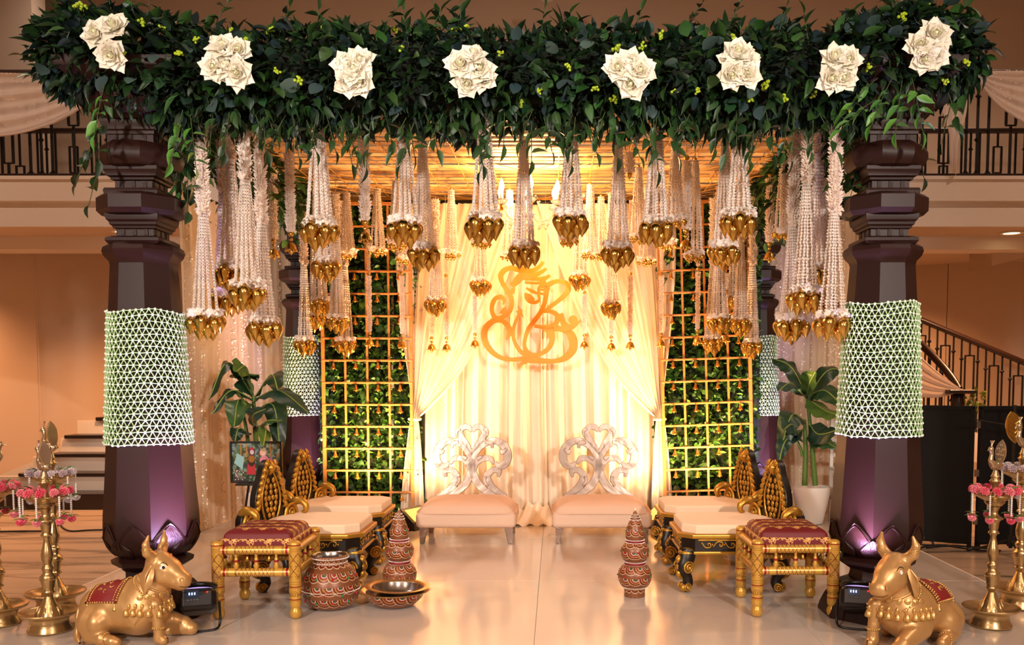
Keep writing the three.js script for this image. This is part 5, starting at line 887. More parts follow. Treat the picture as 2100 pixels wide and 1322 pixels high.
// ---------- studded pots and basin ----------
const beadTex = canvasTex(1024, 512, (c, w, h) => {
  c.fillStyle = '#7c4a2c'; c.fillRect(0, 0, w, h);
  const rows = 6, n = 14, cw = w / n, ch = h / rows;
  for (let j = -1; j < rows + 1; j++) for (let i = -1; i <= n; i++) {
    const x = (i + (j & 1) * 0.5 + 0.5) * cw, y = j * ch;
    for (let r = 6; r >= 1; r--) { const R = r / 6 * cw * 0.74, col = ['#0d5a3c', '#dcc0ae', '#9a2414', '#b08a3c', '#6c1c12', '#c9a884'][r - 1], m = max(4, floor(R * 0.62)); if (r === 1) { c.fillStyle = ((i + j) % 3) ? '#0f6a48' : '#b01820'; c.beginPath(); c.arc(x, y + 6, cw * 0.09, 0, 7); c.fill(); continue; } c.fillStyle = '#6a2a18'; c.beginPath(); c.arc(x, y, R + cw * 0.05, 0, PI); c.fill(); c.fillStyle = col; for (let k = 0; k <= m; k++) { const a = k / m * PI; c.beginPath(); c.arc(x + cos(a) * R, y + sin(a) * R * 1.0, cw * 0.047, 0, 7); c.fill(); } }
  }
});
const beadMat = (x, y) => std(0xffffff, 0.38, 0.15, { map: repeat(beadTex, x, y), bumpMap: repeat(beadTex, x, y), bumpScale: 0.004 });
const steel = std(0xb8b4b0, 0.22, 1.0), rimGold = std(0xd2a66a, 0.25, 0.85), redBand = std(0x7a0f14, 0.5), gemGreen = phys({ color: 0x0c7a50, roughness: 0.1, clearcoat: 1 }), gemRed = phys({ color: 0xb01020, roughness: 0.1, clearcoat: 1 }), pearl = phys({ color: 0xf2ece6, roughness: 0.25, clearcoat: 0.6 });
function beadRing(r, y, s, n) { const g = new THREE.SphereGeometry(s, 6, 5), L = []; for (let k = 0; k < n; k++) { const a = k / n * 2 * PI; L.push(noUvI(g.clone().translate(sin(a) * r, y, cos(a) * r))); } return merge(L); }
{
  const t = thing('studded_pot', 'round pot covered in beaded scallops with an open steel mouth, beside the red stool', 'pot', [-1.19, 0, -4.78]);
  const prof = [[0, 0.004], [0.085, 0.002], [0.115, 0.018], [0.143, 0.06], [0.152, 0.105], [0.147, 0.15], [0.128, 0.195], [0.1, 0.228], [0.086, 0.24]];
  mesh('pot_body', uvLathe(prof, 48, 0.24), beadMat(1.15, 0.6), t);
  mesh('neck', lathe([[0.086, 0.238], [0.09, 0.243], [0.084, 0.25], [0.086, 0.262], [0.094, 0.272], [0.098, 0.28], [0.09, 0.284]], 36), beadMat(1.4, 0.2), t);
  mesh('steel_mouth', lathe([[0.09, 0.284], [0.084, 0.28], [0.075, 0.25], [0.09, 0.21], [0.1, 0.15], [0.0, 0.08]], 36), steel, t);
  for (const [r, y, s, n] of [[0.096, 0.27, 0.0035, 70], [0.087, 0.244, 0.0035, 64], [0.153, 0.105, 0.0028, 110]]) mesh('bead_row', beadRing(r, y, s, n), pearl, t);
  for (const [r, y, o] of [[0.152, 0.09, 0], [0.139, 0.175, 0.5], [0.14, 0.052, 0.5]]) for (let k = 0; k < 10; k++) { const a = (k + o) / 10 * 2 * PI; mesh('gem', new THREE.SphereGeometry(0.0065, 8, 6), k % 2 ? gemGreen : gemRed, t, [sin(a) * r, y, cos(a) * r]); }
}
{
  const t = thing('steel_basin', '', 'basin', [-0.86, 0, -4.82]); t.userData.label = 'wide low bowl with beaded scallop sides and a gold rim, under the steel dish';
  mesh('basin_body', uvLathe([[0, 0.003], [0.085, 0.002], [0.11, 0.012], [0.145, 0.045], [0.158, 0.075]], 48, 0.1), beadMat(1, 0.22), t);
  mesh('rim', lathe([[0.155, 0.072], [0.178, 0.082], [0.192, 0.086], [0.19, 0.09], [0.17, 0.088], [0.152, 0.078]], 48), rimGold, t); mesh('bowl_inside', lathe([[0.153, 0.078], [0.13, 0.03], [0.0, 0.014]], 40), steel, t);
  const d = thing('steel_dish', 'shiny steel dish with a gold rim nested in the beaded bowl', 'dish', [-0.845, 0.012, -4.81]);
  mesh('dish', lathe([[0.0, 0.022], [0.09, 0.024], [0.12, 0.05], [0.138, 0.09]], 44), steel, d); mesh('rim', lathe([[0.136, 0.086], [0.17, 0.094], [0.172, 0.098], [0.14, 0.096], [0.134, 0.09]], 44), rimGold, d);
  d.rotation.z = -0.03;
}
function tower(label, x, z) {
  const t = thing('pot_tower', label, 'stacked pots', [x, 0, z], 0, 'stacked beaded pot towers'), q = 1 / (2.99 * 374);
  const seg = (pts) => { const a = pts.map(([Y, hw]) => [hw * q, (1040 - Y) * q]); return a; };
  const b = (n, pts, rx, ry) => { const a = seg(pts), y0 = a[0][1], y1 = a.at(-1)[1], g = lathe(a, 36), u = g.attributes.uv, p = g.attributes.position; for (let i = 0; i < u.count; i++) u.setY(i, (p.getY(i) - y0) / (y1 - y0)); mesh(n, g, beadMat(rx, ry), t); };
  b('foot', [[1040, 62], [1034, 66], [1010, 64], [988, 66], [980, 74]], 0.8, 0.12);
  b('lower_pot', [[982, 72], [965, 90], [935, 103], [905, 106], [875, 100], [850, 82], [838, 64]], 0.72, 0.36);
  b('middle_pot', [[822, 58], [808, 74], [785, 86], [755, 89], [728, 82], [708, 66], [700, 56]], 0.66, 0.3);
  b('top_pot', [[684, 52], [672, 58], [640, 59], [605, 50], [570, 36], [558, 30]], 0.5, 0.32);
  b('cone_lid', [[562, 33], [545, 27], [525, 16], [510, 8], [502, 3]], 0.25, 0.15);
  for (const [n, pts] of [['red_collar', [[842, 62], [836, 66], [826, 66], [820, 58]]], ['red_collar', [[702, 54], [696, 60], [688, 60], [682, 52]]]]) mesh(n, lathe(seg(pts), 32), redBand, t);
  for (const [Y, hw, s, n] of [[842, 64, 0.0032, 46], [822, 64, 0.003, 46], [702, 58, 0.003, 40], [685, 58, 0.003, 40], [560, 33, 0.0026, 26], [545, 28, 0.0024, 24], [528, 19, 0.0022, 18], [980, 76, 0.003, 54]]) mesh('bead_row', beadRing(hw * q + 0.001, (1040 - Y) * q, s, n), pearl, t);
  mesh('finial', lathe([[0.005, 0.476], [0.004, 0.484], [0.0, 0.497]], 10), rimGold, t);
  for (const [Y, hw] of [[905, 106], [755, 89], [630, 58]]) for (let k = 0; k < 7; k++) { const a = (k + 0.2) / 7 * 2 * PI; mesh('gem', new THREE.SphereGeometry(0.005, 8, 6), k % 2 ? gemGreen : gemRed, t, [sin(a) * hw * q, (1040 - Y) * q, cos(a) * hw * q]); }
}
tower('three-tiered tower of beaded pots standing behind the steel dish', -0.873, -5.06);
tower('three-tiered tower of beaded pots standing alone in front of a low seat leg', 0.438, -5.03);

// ---------- gold bulls lying down (one sculpted body, faces +x, its right side towards +z) ----------
const bullGold = phys({ color: 0xc89c62, roughness: 0.36, metalness: 0.5, clearcoat: 0.25, clearcoatRoughness: 0.3, bumpMap: fine256, bumpScale: 0.0003 });
// tapered capsules: [group, ax, ay, az, ar, bx, by, bz, br]
const BULL = [
  [0.05, -0.21, 0.155, 0.0, 0.112, -0.1, 0.165, 0.0, 0.118], [0.05, -0.1, 0.16, 0.0, 0.118, 0.05, 0.165, 0.0, 0.122], [0.05, 0.05, 0.15, 0.0, 0.12, 0.115, 0.17, 0.0, 0.112], [0.04, 0.02, 0.27, 0, 0.04, 0.06, 0.26, 0, 0.05],
  [0.045, 0.1, 0.22, 0, 0.095, 0.155, 0.33, 0.0, 0.066], [0.03, 0.15, 0.19, 0, 0.06, 0.185, 0.28, 0, 0.04],
  // head
  [0.025, 0.175, 0.405, 0, 0.06, 0.225, 0.372, 0, 0.056], [0.025, 0.225, 0.37, 0, 0.052, 0.292, 0.33, 0, 0.039], [0.02, 0.2, 0.352, 0, 0.05, 0.28, 0.314, 0, 0.033], [0.012, 0.292, 0.32, -0.014, 0.026, 0.292, 0.32, 0.014, 0.026],
  [0.012, 0.205, 0.412, 0.036, 0.02, 0.225, 0.402, 0.04, 0.015], [0.012, 0.205, 0.412, -0.036, 0.02, 0.225, 0.402, -0.04, 0.015], [0.02, 0.2, 0.352, 0.03, 0.028, 0.225, 0.345, 0.024, 0.022], [0.02, 0.2, 0.352, -0.03, 0.028, 0.225, 0.345, -0.024, 0.022],
  // horns
  [0.012, 0.165, 0.435, 0.035, 0.026, 0.158, 0.462, 0.068, 0.021], [0.01, 0.158, 0.462, 0.068, 0.021, 0.158, 0.498, 0.08, 0.015], [0.01, 0.158, 0.498, 0.08, 0.015, 0.166, 0.536, 0.07, 0.006],
  [0.012, 0.165, 0.435, -0.035, 0.026, 0.158, 0.462, -0.068, 0.021], [0.01, 0.158, 0.462, -0.068, 0.021, 0.158, 0.498, -0.08, 0.015], [0.01, 0.158, 0.498, -0.08, 0.015, 0.166, 0.536, -0.07, 0.006],
  // right foreleg, knee raised, hoof planted
  [0.03, 0.1, 0.13, 0.075, 0.06, 0.2, 0.2, 0.085, 0.033], [0.012, 0.2, 0.2, 0.085, 0.031, 0.212, 0.1, 0.085, 0.026], [0.01, 0.212, 0.1, 0.085, 0.025, 0.216, 0.045, 0.085, 0.028], [0.008, 0.216, 0.03, 0.085, 0.029, 0.24, 0.02, 0.085, 0.024],
  // left foreleg folded under, knee forward
  [0.03, 0.1, 0.1, -0.08, 0.06, 0.26, 0.06, -0.095, 0.036], [0.012, 0.26, 0.058, -0.095, 0.036, 0.305, 0.036, -0.09, 0.033], [0.012, 0.3, 0.034, -0.085, 0.03, 0.18, 0.026, -0.07, 0.024],
  // haunches and hind feet
  [0.03, -0.2, 0.11, 0.09, 0.082, -0.155, 0.11, 0.105, 0.068], [0.014, -0.2, 0.05, 0.115, 0.045, -0.11, 0.04, 0.135, 0.036], [0.01, -0.11, 0.036, 0.135, 0.034, -0.035, 0.026, 0.14, 0.026], [0.01, -0.035, 0.026, 0.14, 0.027, -0.005, 0.022, 0.14, 0.022],
  [0.03, -0.2, 0.11, -0.09, 0.082, -0.155, 0.11, -0.105, 0.068], [0.014, -0.2, 0.05, -0.115, 0.045, -0.11, 0.04, -0.135, 0.036], [0.01, -0.11, 0.036, -0.135, 0.034, -0.035, 0.026, -0.14, 0.026],
];
const HS = 1.13, hd = (x, y, z) => V(0.15 + (x - 0.15) * HS, 0.34 + (y - 0.34) * HS - 0.02, z * HS);
for (let k = 6; k < 20; k++) { const c = BULL[k], a = hd(c[1], c[2], c[3]), b = hd(c[5], c[6], c[7]); BULL[k] = [c[0], a.x, a.y, a.z, c[4] * HS, b.x, b.y, b.z, c[8] * HS]; }
for (const c of BULL) for (const i of [1, 5]) if (c[i] < 0.1) c[i] = 0.1 - (0.1 - c[i]) * 0.82;
function capD(x, y, z, c) { const bx = c[5] - c[1], by = c[6] - c[2], bz = c[7] - c[3], px = x - c[1], py = y - c[2], pz = z - c[3], t = min(1, max(0, (px * bx + py * by + pz * bz) / (bx * bx + by * by + bz * bz + 1e-9))), dx = px - bx * t, dy = py - by * t, dz = pz - bz * t; return sqrt(dx * dx + dy * dy + dz * dz) - (c[4] + (c[8] - c[4]) * t); }
function bullD(x, y, z) { let d = 1e3; for (const c of BULL) { const e = capD(x, y, z, c), k = c[0]; if (e > d + k) continue; const h = max(k - abs(d - e), 0) / k; d = min(d, e) - h * h * k * 0.25; } return max(d, -y + 0.0005); }
function sculpt(dist, res, cx, cy, cz, half) {
  const mc = new MarchingCubes(res, undefined, false, false, 400000), f = mc.field, h = res / 2;
  for (let k = 0; k < res; k++) for (let j = 0; j < res; j++) for (let i = 0; i < res; i++) f[k * res * res + j * res + i] = -dist(cx + (i - h) / h * half, cy + (j - h) / h * half, cz + (k - h) / h * half);
  mc.isolation = 0; mc.update();
  const n = mc.count, g = new THREE.BufferGeometry(), P = mc.positionArray.slice(0, n * 3), N = new Float32Array(n * 3), e = 0.002;
  for (let i = 0; i < n; i++) { const x = P[3 * i] = cx + P[3 * i] * half, y = P[3 * i + 1] = cy + P[3 * i + 1] * half, z = P[3 * i + 2] = cz + P[3 * i + 2] * half; const a = dist(x + e, y, z) - dist(x - e, y, z), b = dist(x, y + e, z) - dist(x, y - e, z), c = dist(x, y, z + e) - dist(x, y, z - e), l = sqrt(a * a + b * b + c * c) || 1; N[3 * i] = a / l; N[3 * i + 1] = b / l; N[3 * i + 2] = c / l; }
  g.setAttribute('position', new THREE.BufferAttribute(P, 3)); g.setAttribute('normal', new THREE.BufferAttribute(N, 3));
  return g;
}
const bullGeo = sculpt(bullD, 128, 0.02, 0.27, 0, 0.36);
// the skin point met from o along d
function skin(o, d, off = 0) { let t = 0.42; d = d.clone().normalize(); for (let k = 0; k < 60; k++) { const p = o.clone().addScaledVector(d, t), e = bullD(p.x, p.y, p.z); t -= e * 0.9; if (abs(e) < 2e-4) break; } return o.clone().addScaledVector(d, t + off); }
const redCloth = std(0x7c1014, 0.55), goldTrim = std(0xd8b06a, 0.3, 0.7), eyeWhite = std(0xf2ece0, 0.2), eyeBlack = std(0x080606, 0.15), tilak = std(0xc8641c, 0.6);
function makeBull(label, x, z, turn) {
  const t = thing('bull_statue', label, 'statue', [x, 0, z], turn, 'gold bull statues'), b = mesh('body', bullGeo, bullGold, t);
  // ears: drooping leaves
  for (const s of [-1, 1]) mesh('ear', surf((u, v) => { const q = u * 2 - 1, w = 0.03 * pow(sin(PI * min(0.97, v * 0.86 + 0.1)), 0.8); return hd(0.168 - 0.02 * v + q * w + 0.0, 0.405 - 0.125 * v, s * (0.056 + 0.03 * sin(v * PI * 0.7) + 0.012 * (1 - q * q) - 0.004)); }, 10, 14), bullGold, t);
  for (const s of [-1, 1]) mesh('ear_fold', tubeOf([hd(0.172, 0.4, s * 0.066), hd(0.16, 0.36, s * 0.092), hd(0.15, 0.3, s * 0.084)], 0.006, 12, 6), bullGold, t);
  for (const s of [-1, 1]) {
    const p = skin(hd(0.2, 0.39, 0), V(0.5, 0.12, s), -0.0035), e = mesh('eye', new THREE.SphereGeometry(0.0175, 14, 10).scale(1.15, 0.62, 0.5), eyeWhite, t, p, [0, s * 0.7 + (s < 0 ? PI : 0), 0]);
    e.lookAt(p.clone().add(V(0.5, 0.1, s))); e.rotateZ(s * 0.25);
    mesh('pupil', new THREE.SphereGeometry(0.0082, 10, 8).scale(1, 1, 0.5), eyeBlack, e, [0, 0, 0.0075]);
    const brow = []; for (let k = 0; k <= 6; k++) { const a = k / 6; brow.push(skin(hd(0.2, 0.392, 0), V(0.2 + 0.75 * a, 0.32 + 0.22 * sin(a * PI) - 0.12 * a, s), 0.0006)); } mesh('brow_line', tubeOf(brow, 0.0022, 16, 4), eyeBlack, t);
    const n0 = skin(hd(0.275, 0.325, 0), V(0.6, 0.25, s * 0.75), 0.001); const ns = mesh('nostril', new THREE.TorusGeometry(0.0095, 0.0035, 6, 16), bullGold, t, n0); ns.lookAt(n0.clone().add(V(0.6, 0.25, s * 0.75)));
    const m = []; for (let k = 0; k <= 6; k++) m.push(skin(hd(0.27, 0.318, 0), V(1, -0.35, s * k / 6 * 1.6), 0.0008)); mesh('mouth_line', tubeOf(m, 0.002, 14, 4), std(0x6a4218, 0.5, 0.5), t);
    for (const y of [0.468, 0.476]) mesh('horn_ring', new THREE.TorusGeometry(0.0235, 0.004, 6, 18).rotateX(PI / 2 - s * 0.35), goldTrim, t, hd(0.158, y, s * 0.071));
  }
  { const p = skin(hd(0.19, 0.39, 0), V(0.75, 0.75, 0), 0.0008), m = mesh('forehead_mark', new THREE.CircleGeometry(0.0085, 16).scale(0.8, 1.7, 1), tilak, t, p); m.lookAt(p.clone().add(V(0.8, 0.62, 0))); }
  // saddle cloth
  const cl = (u, v, off) => { const a = lerp(-1.08, 1.08, v), xx = lerp(-0.175, 0.005, u) ; return skin(V(xx, 0.15, 0), V(0.0, cos(a), sin(a)), off); };
  mesh('saddle_cloth', surf((u, v) => cl(u, v, 0.0055), 20, 30), redCloth, t);
  const bord = []; for (const k of [0, 1]) { for (let i = 0; i <= 26; i++) bord.push(cl(k, i / 26, 0.008)); for (let i = 0; i <= 12; i++) bord.push(cl(i / 12, k, 0.008)); for (let i = 0; i <= 22; i++) bord.push(cl(k ? 0.9 : 0.1, 0.05 + 0.9 * i / 22, 0.007)); }
  const bd = new THREE.SphereGeometry(0.0052, 7, 5); mesh('beaded_border', merge(bord.map((p) => noUvI(bd.clone().translate(p.x, p.y, p.z)))), goldTrim, t);
  for (const s of [0, 1]) for (const u of [0.05, 0.95]) { const p = cl(u, s, 0.006), g = mesh('tassel', lathe([[0, 0], [0.006, -0.004], [0.004, -0.012], [0.011, -0.03], [0.012, -0.036], [0, -0.036]], 10), goldTrim, t, [p.x, p.y - 0.004, p.z]); }
  for (const s of [0.3, 0.7]) { const em = []; for (let k = 0; k < 5; k++) { const a = k / 5 * 2 * PI, c0 = [0.5 + 0.16 * cos(a), s + 0.1 * sin(a)]; const pts = []; for (let i = 0; i <= 8; i++) { const q = i / 8 * 5; pts.push(cl(c0[0] + 0.07 * (1 - i / 9) * cos(a + q), c0[1] + 0.045 * (1 - i / 9) * sin(a + q), 0.0075)); } em.push(noUvI(tubeOf(pts, 0.003, 14, 4))); }
  mesh('embroidery', merge(em), goldTrim, t); }
  // collar, necklace with bells, anklets
  const ring = (c, ax, r0, n, off) => { const u = V(0, 0, 1), w = new THREE.Vector3().crossVectors(ax, u).normalize(), pts = []; for (let k = 0; k < n; k++) { const a = k / n * 2 * PI; pts.push(skin(c, u.clone().multiplyScalar(cos(a)).addScaledVector(w, sin(a)), off)); } return pts; };
  const beads = (pts, r) => merge(pts.map((p) => noUvI(new THREE.SphereGeometry(r, 7, 5).translate(p.x, p.y, p.z))));
  const c1 = ring(V(0.128, 0.262, 0), V(0.62, 0.78, 0).normalize(), 0.1, 44, 0.003); mesh('necklace', beads(c1, 0.0062), goldTrim, t);
  mesh('collar', new THREE.TubeGeometry(new THREE.CatmullRomCurve3(ring(V(0.14, 0.292, 0), V(0.5, 0.86, 0).normalize(), 0.1, 24, 0.0), true), 60, 0.007, 6, true), bullGold, t);
  for (let k = 0; k < 13; k++) { const a = lerp(-1.75, 1.75, k / 12), dir = V(cos(a) * 0.92, -0.22, sin(a)), p = skin(V(0.09, 0.2, 0), dir, 0.002); const g = mesh('necklace_bell', lathe([[0, 0.02], [0.009, 0.016], [0.015, 0.004], [0.019, -0.012], [0.016, -0.017], [0, -0.015]], 10), goldTrim, t, p); mesh('bell_bead', new THREE.SphereGeometry(0.0055, 7, 5).translate(0, -0.021, 0), goldTrim, g); const p2 = skin(V(0.1, 0.225, 0), dir, 0.002); mesh('necklace_link', new THREE.SphereGeometry(0.011, 8, 6).scale(0.8, 1.5, 0.8), goldTrim, t, p2); }
  for (let k = 0; k < 9; k++) { const a = lerp(-1.3, 1.3, k / 8), dir = V(cos(a) * 0.92, 0.12, sin(a)), p = skin(V(0.1, 0.225, 0), dir, 0.001), q = mesh('necklace_medallion', lathe([[0, 0.007], [0.006, 0.006], [0.009, 0.003], [0.013, 0.005], [0.016, 0.002], [0.016, -0.002], [0, -0.002]], 14), goldTrim, t, p); q.quaternion.setFromUnitVectors(V(0, 1, 0), dir.normalize()); }
  mesh('chest_fold', tubeOf([skin(V(0.1, 0.15, 0), V(0.5, 0.2, 1), 0.001), skin(V(0.08, 0.13, 0), V(0.25, -0.1, 1), 0.001), skin(V(0.07, 0.1, 0), V(0.15, -0.5, 1), 0.001)], 0.004, 16, 5), bullGold, t);
  const torus = (p, R, rot) => { const L = []; for (let k = 0; k < 18; k++) { const a = k / 18 * 2 * PI; L.push(noUvI(new THREE.SphereGeometry(0.0052, 6, 5).translate(R * cos(a), 0, R * sin(a)))); } const m = mesh('anklet', merge(L), goldTrim, t, p, rot); };
  torus([0.213, 0.085, 0.085], 0.0285, [0, 0, -0.05]); torus([-0.045, 0.034, 0.138], 0.033, [0, 0, PI / 2]); torus([-0.045, 0.034, -0.138], 0.033, [0, 0, PI / 2]);
  for (const [x0, z0] of [[0.216, 0.085]]) mesh('hoof_split', box(0.03, 0.03, 0.003, x0 + 0.035, 0.022, z0), std(0x4a3014, 0.5, 0.4), t);
  mesh('tail', limb([[-0.235, 0.2, 0.02], [-0.255, 0.15, 0.05], [-0.245, 0.07, 0.08], [-0.21, 0.03, 0.13], [-0.18, 0.02, 0.16]], [0.014, 0.012, 0.012, 0.02, 0.006], 20, 7), bullGold, t);
  return t;
}
const bull = makeBull('gold reclining bull in profile with a red saddle cloth, beside the tall brass lamps', -1.985, -4.2, -0.08); bull.scale.set(0.85, 0.915, 0.915);
const bull2 = copyOf(bull, [1.645, 0, -4.15], -2.45, 'gold reclining bull facing the hall with a red saddle cloth, beside the painted stool');
bull2.scale.setScalar(0.95);

// ---------- tall brass oil lamps topped with peacocks ----------
const lampBrass = std(0xceb27e, 0.26, 0.9, { bumpMap: repeat(noise256, 4, 4), bumpScale: 0.0012 }), paleBrass = std(0xd8c4a0, 0.24, 0.9);
const LQ = 1 / (2.745 * 434), lp = (L) => L.map(([Y, hw]) => [hw * LQ, (1302 - Y) * LQ]);
const lampParts = [
  ['foot', lp([[1302, 0], [1302, 122], [1290, 124], [1270, 112], [1240, 104], [1225, 110], [1215, 112]])],
  ['drip_tray', lp([[1222, 100], [1208, 130], [1196, 160], [1184, 170], [1178, 168], [1186, 150], [1204, 110], [1210, 60]])],
  ['bell_base', lp([[1212, 78], [1200, 76], [1180, 70], [1160, 58], [1130, 42], [1105, 30], [1090, 24], [1085, 20]])],
  ['stem', lp([[1090, 22], [1076, 26], [1066, 34], [1058, 34], [1050, 28], [1036, 34], [1010, 38], [996, 42], [986, 45], [978, 42], [968, 46], [958, 36], [944, 26], [930, 30], [918, 34], [906, 28], [898, 20], [886, 24], [862, 32], [836, 34], [808, 29], [770, 20], [742, 16], [730, 20], [720, 30], [712, 30], [704, 22], [690, 26], [660, 30], [644, 34], [634, 48], [624, 50], [616, 34], [600, 22], [588, 20], [572, 26], [556, 34]])],
  ['oil_dish', lp([[562, 20], [548, 44], [530, 60], [520, 58], [506, 86], [494, 108], [484, 122], [478, 124], [482, 116], [496, 92], [500, 20]])],
  ['finial', lp([[502, 22], [470, 18], [440, 17], [420, 22], [404, 32], [394, 32], [386, 24], [376, 22], [368, 30], [362, 10]])],
];
const peacockBody = merge([noUvI(new THREE.SphereGeometry(0.03, 14, 10).scale(1.35, 0.85, 0.8).translate(0.0, 0.055, 0)), noUvI(limb([[0.022, 0.06, 0], [0.042, 0.085, 0], [0.036, 0.12, 0], [0.042, 0.142, 0]], [0.02, 0.014, 0.01, 0.013], 16, 8)), noUvI(new THREE.SphereGeometry(0.015, 10, 8).translate(0.044, 0.147, 0)), noUvI(new THREE.ConeGeometry(0.006, 0.026, 6).rotateZ(-PI / 2 - 0.3).translate(0.066, 0.142, 0)), noUvI(limb([[0.0, 0.0, 0.0], [0.0, 0.03, 0]], [0.022, 0.012], 6, 8))]);
const peacockCrest = merge([-0.35, 0, 0.35].map((a) => noUvI(limb([[0.04, 0.158, 0], [0.036 + 0.01 * a, 0.18, 0.008 * a], [0.034 + 0.02 * a, 0.192, 0.014 * a]], [0.002, 0.002, 0.0045], 6, 5))));
const peacockTail = (() => { const s = new THREE.Shape(); s.moveTo(0, 0); s.bezierCurveTo(-0.035, 0.03, -0.045, 0.1, 0, 0.14); s.bezierCurveTo(0.045, 0.1, 0.035, 0.03, 0, 0); return s; })(), tailPlate = plate(peacockTail, 0.005, 0.002, 10), tailEyes = merge([[0, 0.035], [-0.012, 0.06], [0.012, 0.06], [-0.014, 0.09], [0.014, 0.09], [0, 0.112], [0, 0.078]].map(([x, y]) => noUvI(new THREE.TorusGeometry(0.0062, 0.002, 5, 12).translate(x, y, 0.008)))), wing = new THREE.SphereGeometry(0.02, 10, 8).scale(1.3, 0.7, 0.3);
function brassLamp(label, x, z, turn, s = 1, gold = false) {
  const t = thing('brass_lamp', label, 'oil lamp', [x, 0, z], turn, 'tall brass lamps'); t.scale.setScalar(s);
  for (const [n, p] of lampParts) mesh(n, lathe(p, 32), lampBrass, t);
  for (const [Y, hw, n] of [[1066, 36, 26], [986, 46, 34], [720, 31, 22], [630, 50, 34], [398, 33, 22]]) mesh('bead_ring', beadRing(hw * LQ, (1302 - Y) * LQ, 0.0022, n), lampBrass, t);
  for (let k = 0; k < 10; k++) { const a = k / 10 * 2 * PI; mesh('engraved_leaf', limb([[sin(a) * 0.062, 0.082, cos(a) * 0.062], [sin(a) * 0.056, 0.105, cos(a) * 0.056], [sin(a) * 0.046, 0.13, cos(a) * 0.046]], [0.003, 0.007, 0.002], 6, 5), lampBrass, t); }
  const b = mesh('peacock', peacockBody, paleBrass, t, [0, (1302 - 366) * LQ, 0], null, 0.95);
  mesh('crest', peacockCrest, paleBrass, b); const tl = mesh('tail_fan', tailPlate, gold ? goldMetal : paleBrass, b, [-0.03, 0.055, 0.0], [0, PI / 2, -0.12]); mesh('tail_eyes', tailEyes, gold ? goldMetal : paleBrass, tl);
  for (const q of [-1, 1]) mesh('wing', wing, paleBrass, b, [-0.006, 0.062, q * 0.024], [0, 0, 0.4]);
  return t;
}
const pompomGeo = (r) => { const g = []; for (let i = 0; i < 46; i++) { const y = 1 - (i + 0.5) / 46 * 1.25, a = i * 2.399963, q = sqrt(max(0, 1 - y * y)), d = V(cos(a) * q, y, sin(a) * q), c = noUvI(new THREE.ConeGeometry(r * 0.2, r * 0.75, 4, 1, true).rotateX(PI)); c.applyQuaternion(new THREE.Quaternion().setFromUnitVectors(V(0, 1, 0), d)); c.translate(d.x * r * 0.62, d.y * r * 0.62, d.z * r * 0.62); g.push(c.toNonIndexed()); } g.push(noUvI(new THREE.SphereGeometry(r * 0.5, 8, 6).toNonIndexed())); return merge(g); };
const pompom = pompomGeo(0.025), pinks = [0xff8a9c, 0xf87088, 0xffa4b0].map((c) => std(c, 0.7)), lilac = [0xe8d8da, 0xf0e2e4, 0xdcc8ce].map((c) => std(c, 0.7)), pearlString = (() => { const g = []; for (let k = 0; k < 10; k++) g.push(noUvI(new THREE.SphereGeometry(0.0052, 7, 5).translate(0, -k * 0.0098, 0))); return merge(g); })();
function wreath(label, x, y, z, mats, off, R = 0.098) {
  const t = thing('flower_wreath', label, 'garland', [x, y, z], off, 'flower wreaths on the brass lamps');
  for (let k = 0; k < 11; k++) { const a = k / 11 * 2 * PI; mesh('pompom_flower', pompom, mats[k % 3], t, [sin(a) * R, 0.02, cos(a) * R], [0.5 * cos(a), a, -0.5 * sin(a)], rr(0.85, 1.05)); }
  for (let k = 0; k < 9; k++) { const a = (k + 0.4) / 9 * 2 * PI; const l = mesh('leaf', pointLeaf, freshGreens[k % 3], t, [sin(a) * R * 0.8, 0.025, cos(a) * R * 0.8], null, 0.6); l.quaternion.copy(lookQ(V(sin(a + 0.7), 0.7, cos(a + 0.7)).normalize(), 0.3)); }
  for (let k = 0; k < 7; k++) { const a = (k + 0.25) / 7 * 2 * PI, sx = sin(a) * (R + 0.012), sz = cos(a) * (R + 0.012), p = mesh('pearl_string', pearlString, pearl, t, [sx, 0.0, sz]); mesh('hanging_flower', pompom, mats[(k + 1) % 3], p, [0, -0.112, 0], [PI, 0, 0], 0.8); for (let j = 0; j < 3; j++) { const l = mesh('leaf', pointLeaf, freshGreens[j], p, [0, -0.1, 0], null, 0.45); l.quaternion.copy(lookQ(V(sin(j * 2.1 + k), 0.15, cos(j * 2.1 + k)).normalize(), 0)); } }
}
const DISH = (1302 - 480) * LQ;
for (const [x, z, turn, label, wl, mats, s, g] of [
  [-2.43, -4.33, PI - 0.5, 'nearest tall brass lamp beside the reclining bull in profile, under the pink wreath', 'pink pompom wreath with pearl strings on the brass lamp nearest the bull in profile', pinks, 0.945],
  [-2.60, -4.7, PI - 0.35, 'brass lamp second in depth near the staircase, under the lilac wreath', 'lilac pompom wreath with pearl strings on the lamp near the staircase', lilac, 1.02],
  [-2.75, -4.45, 0.3, 'brass lamp cut off by the photo edge beside the staircase', 'pink wreath with one flower pendant at the photo edge beside the staircase', pinks, 0.96],
  [2.13, -4.42, PI + 0.5, 'tall brass lamp standing alone before the black folding screen', 'pink pompom wreath with pearl strings on the lamp before the black screen', pinks, 0.94],
  [2.46, -4.8, PI + 0.4, 'golden brass lamp farther back at the photo edge before the black screen', 'lilac pompom wreath on the golden lamp at the photo edge', lilac, 1.04, true],
]) { brassLamp(label, x, z, turn, s, g); wreath(wl, x, DISH * s, z, mats, turn); }
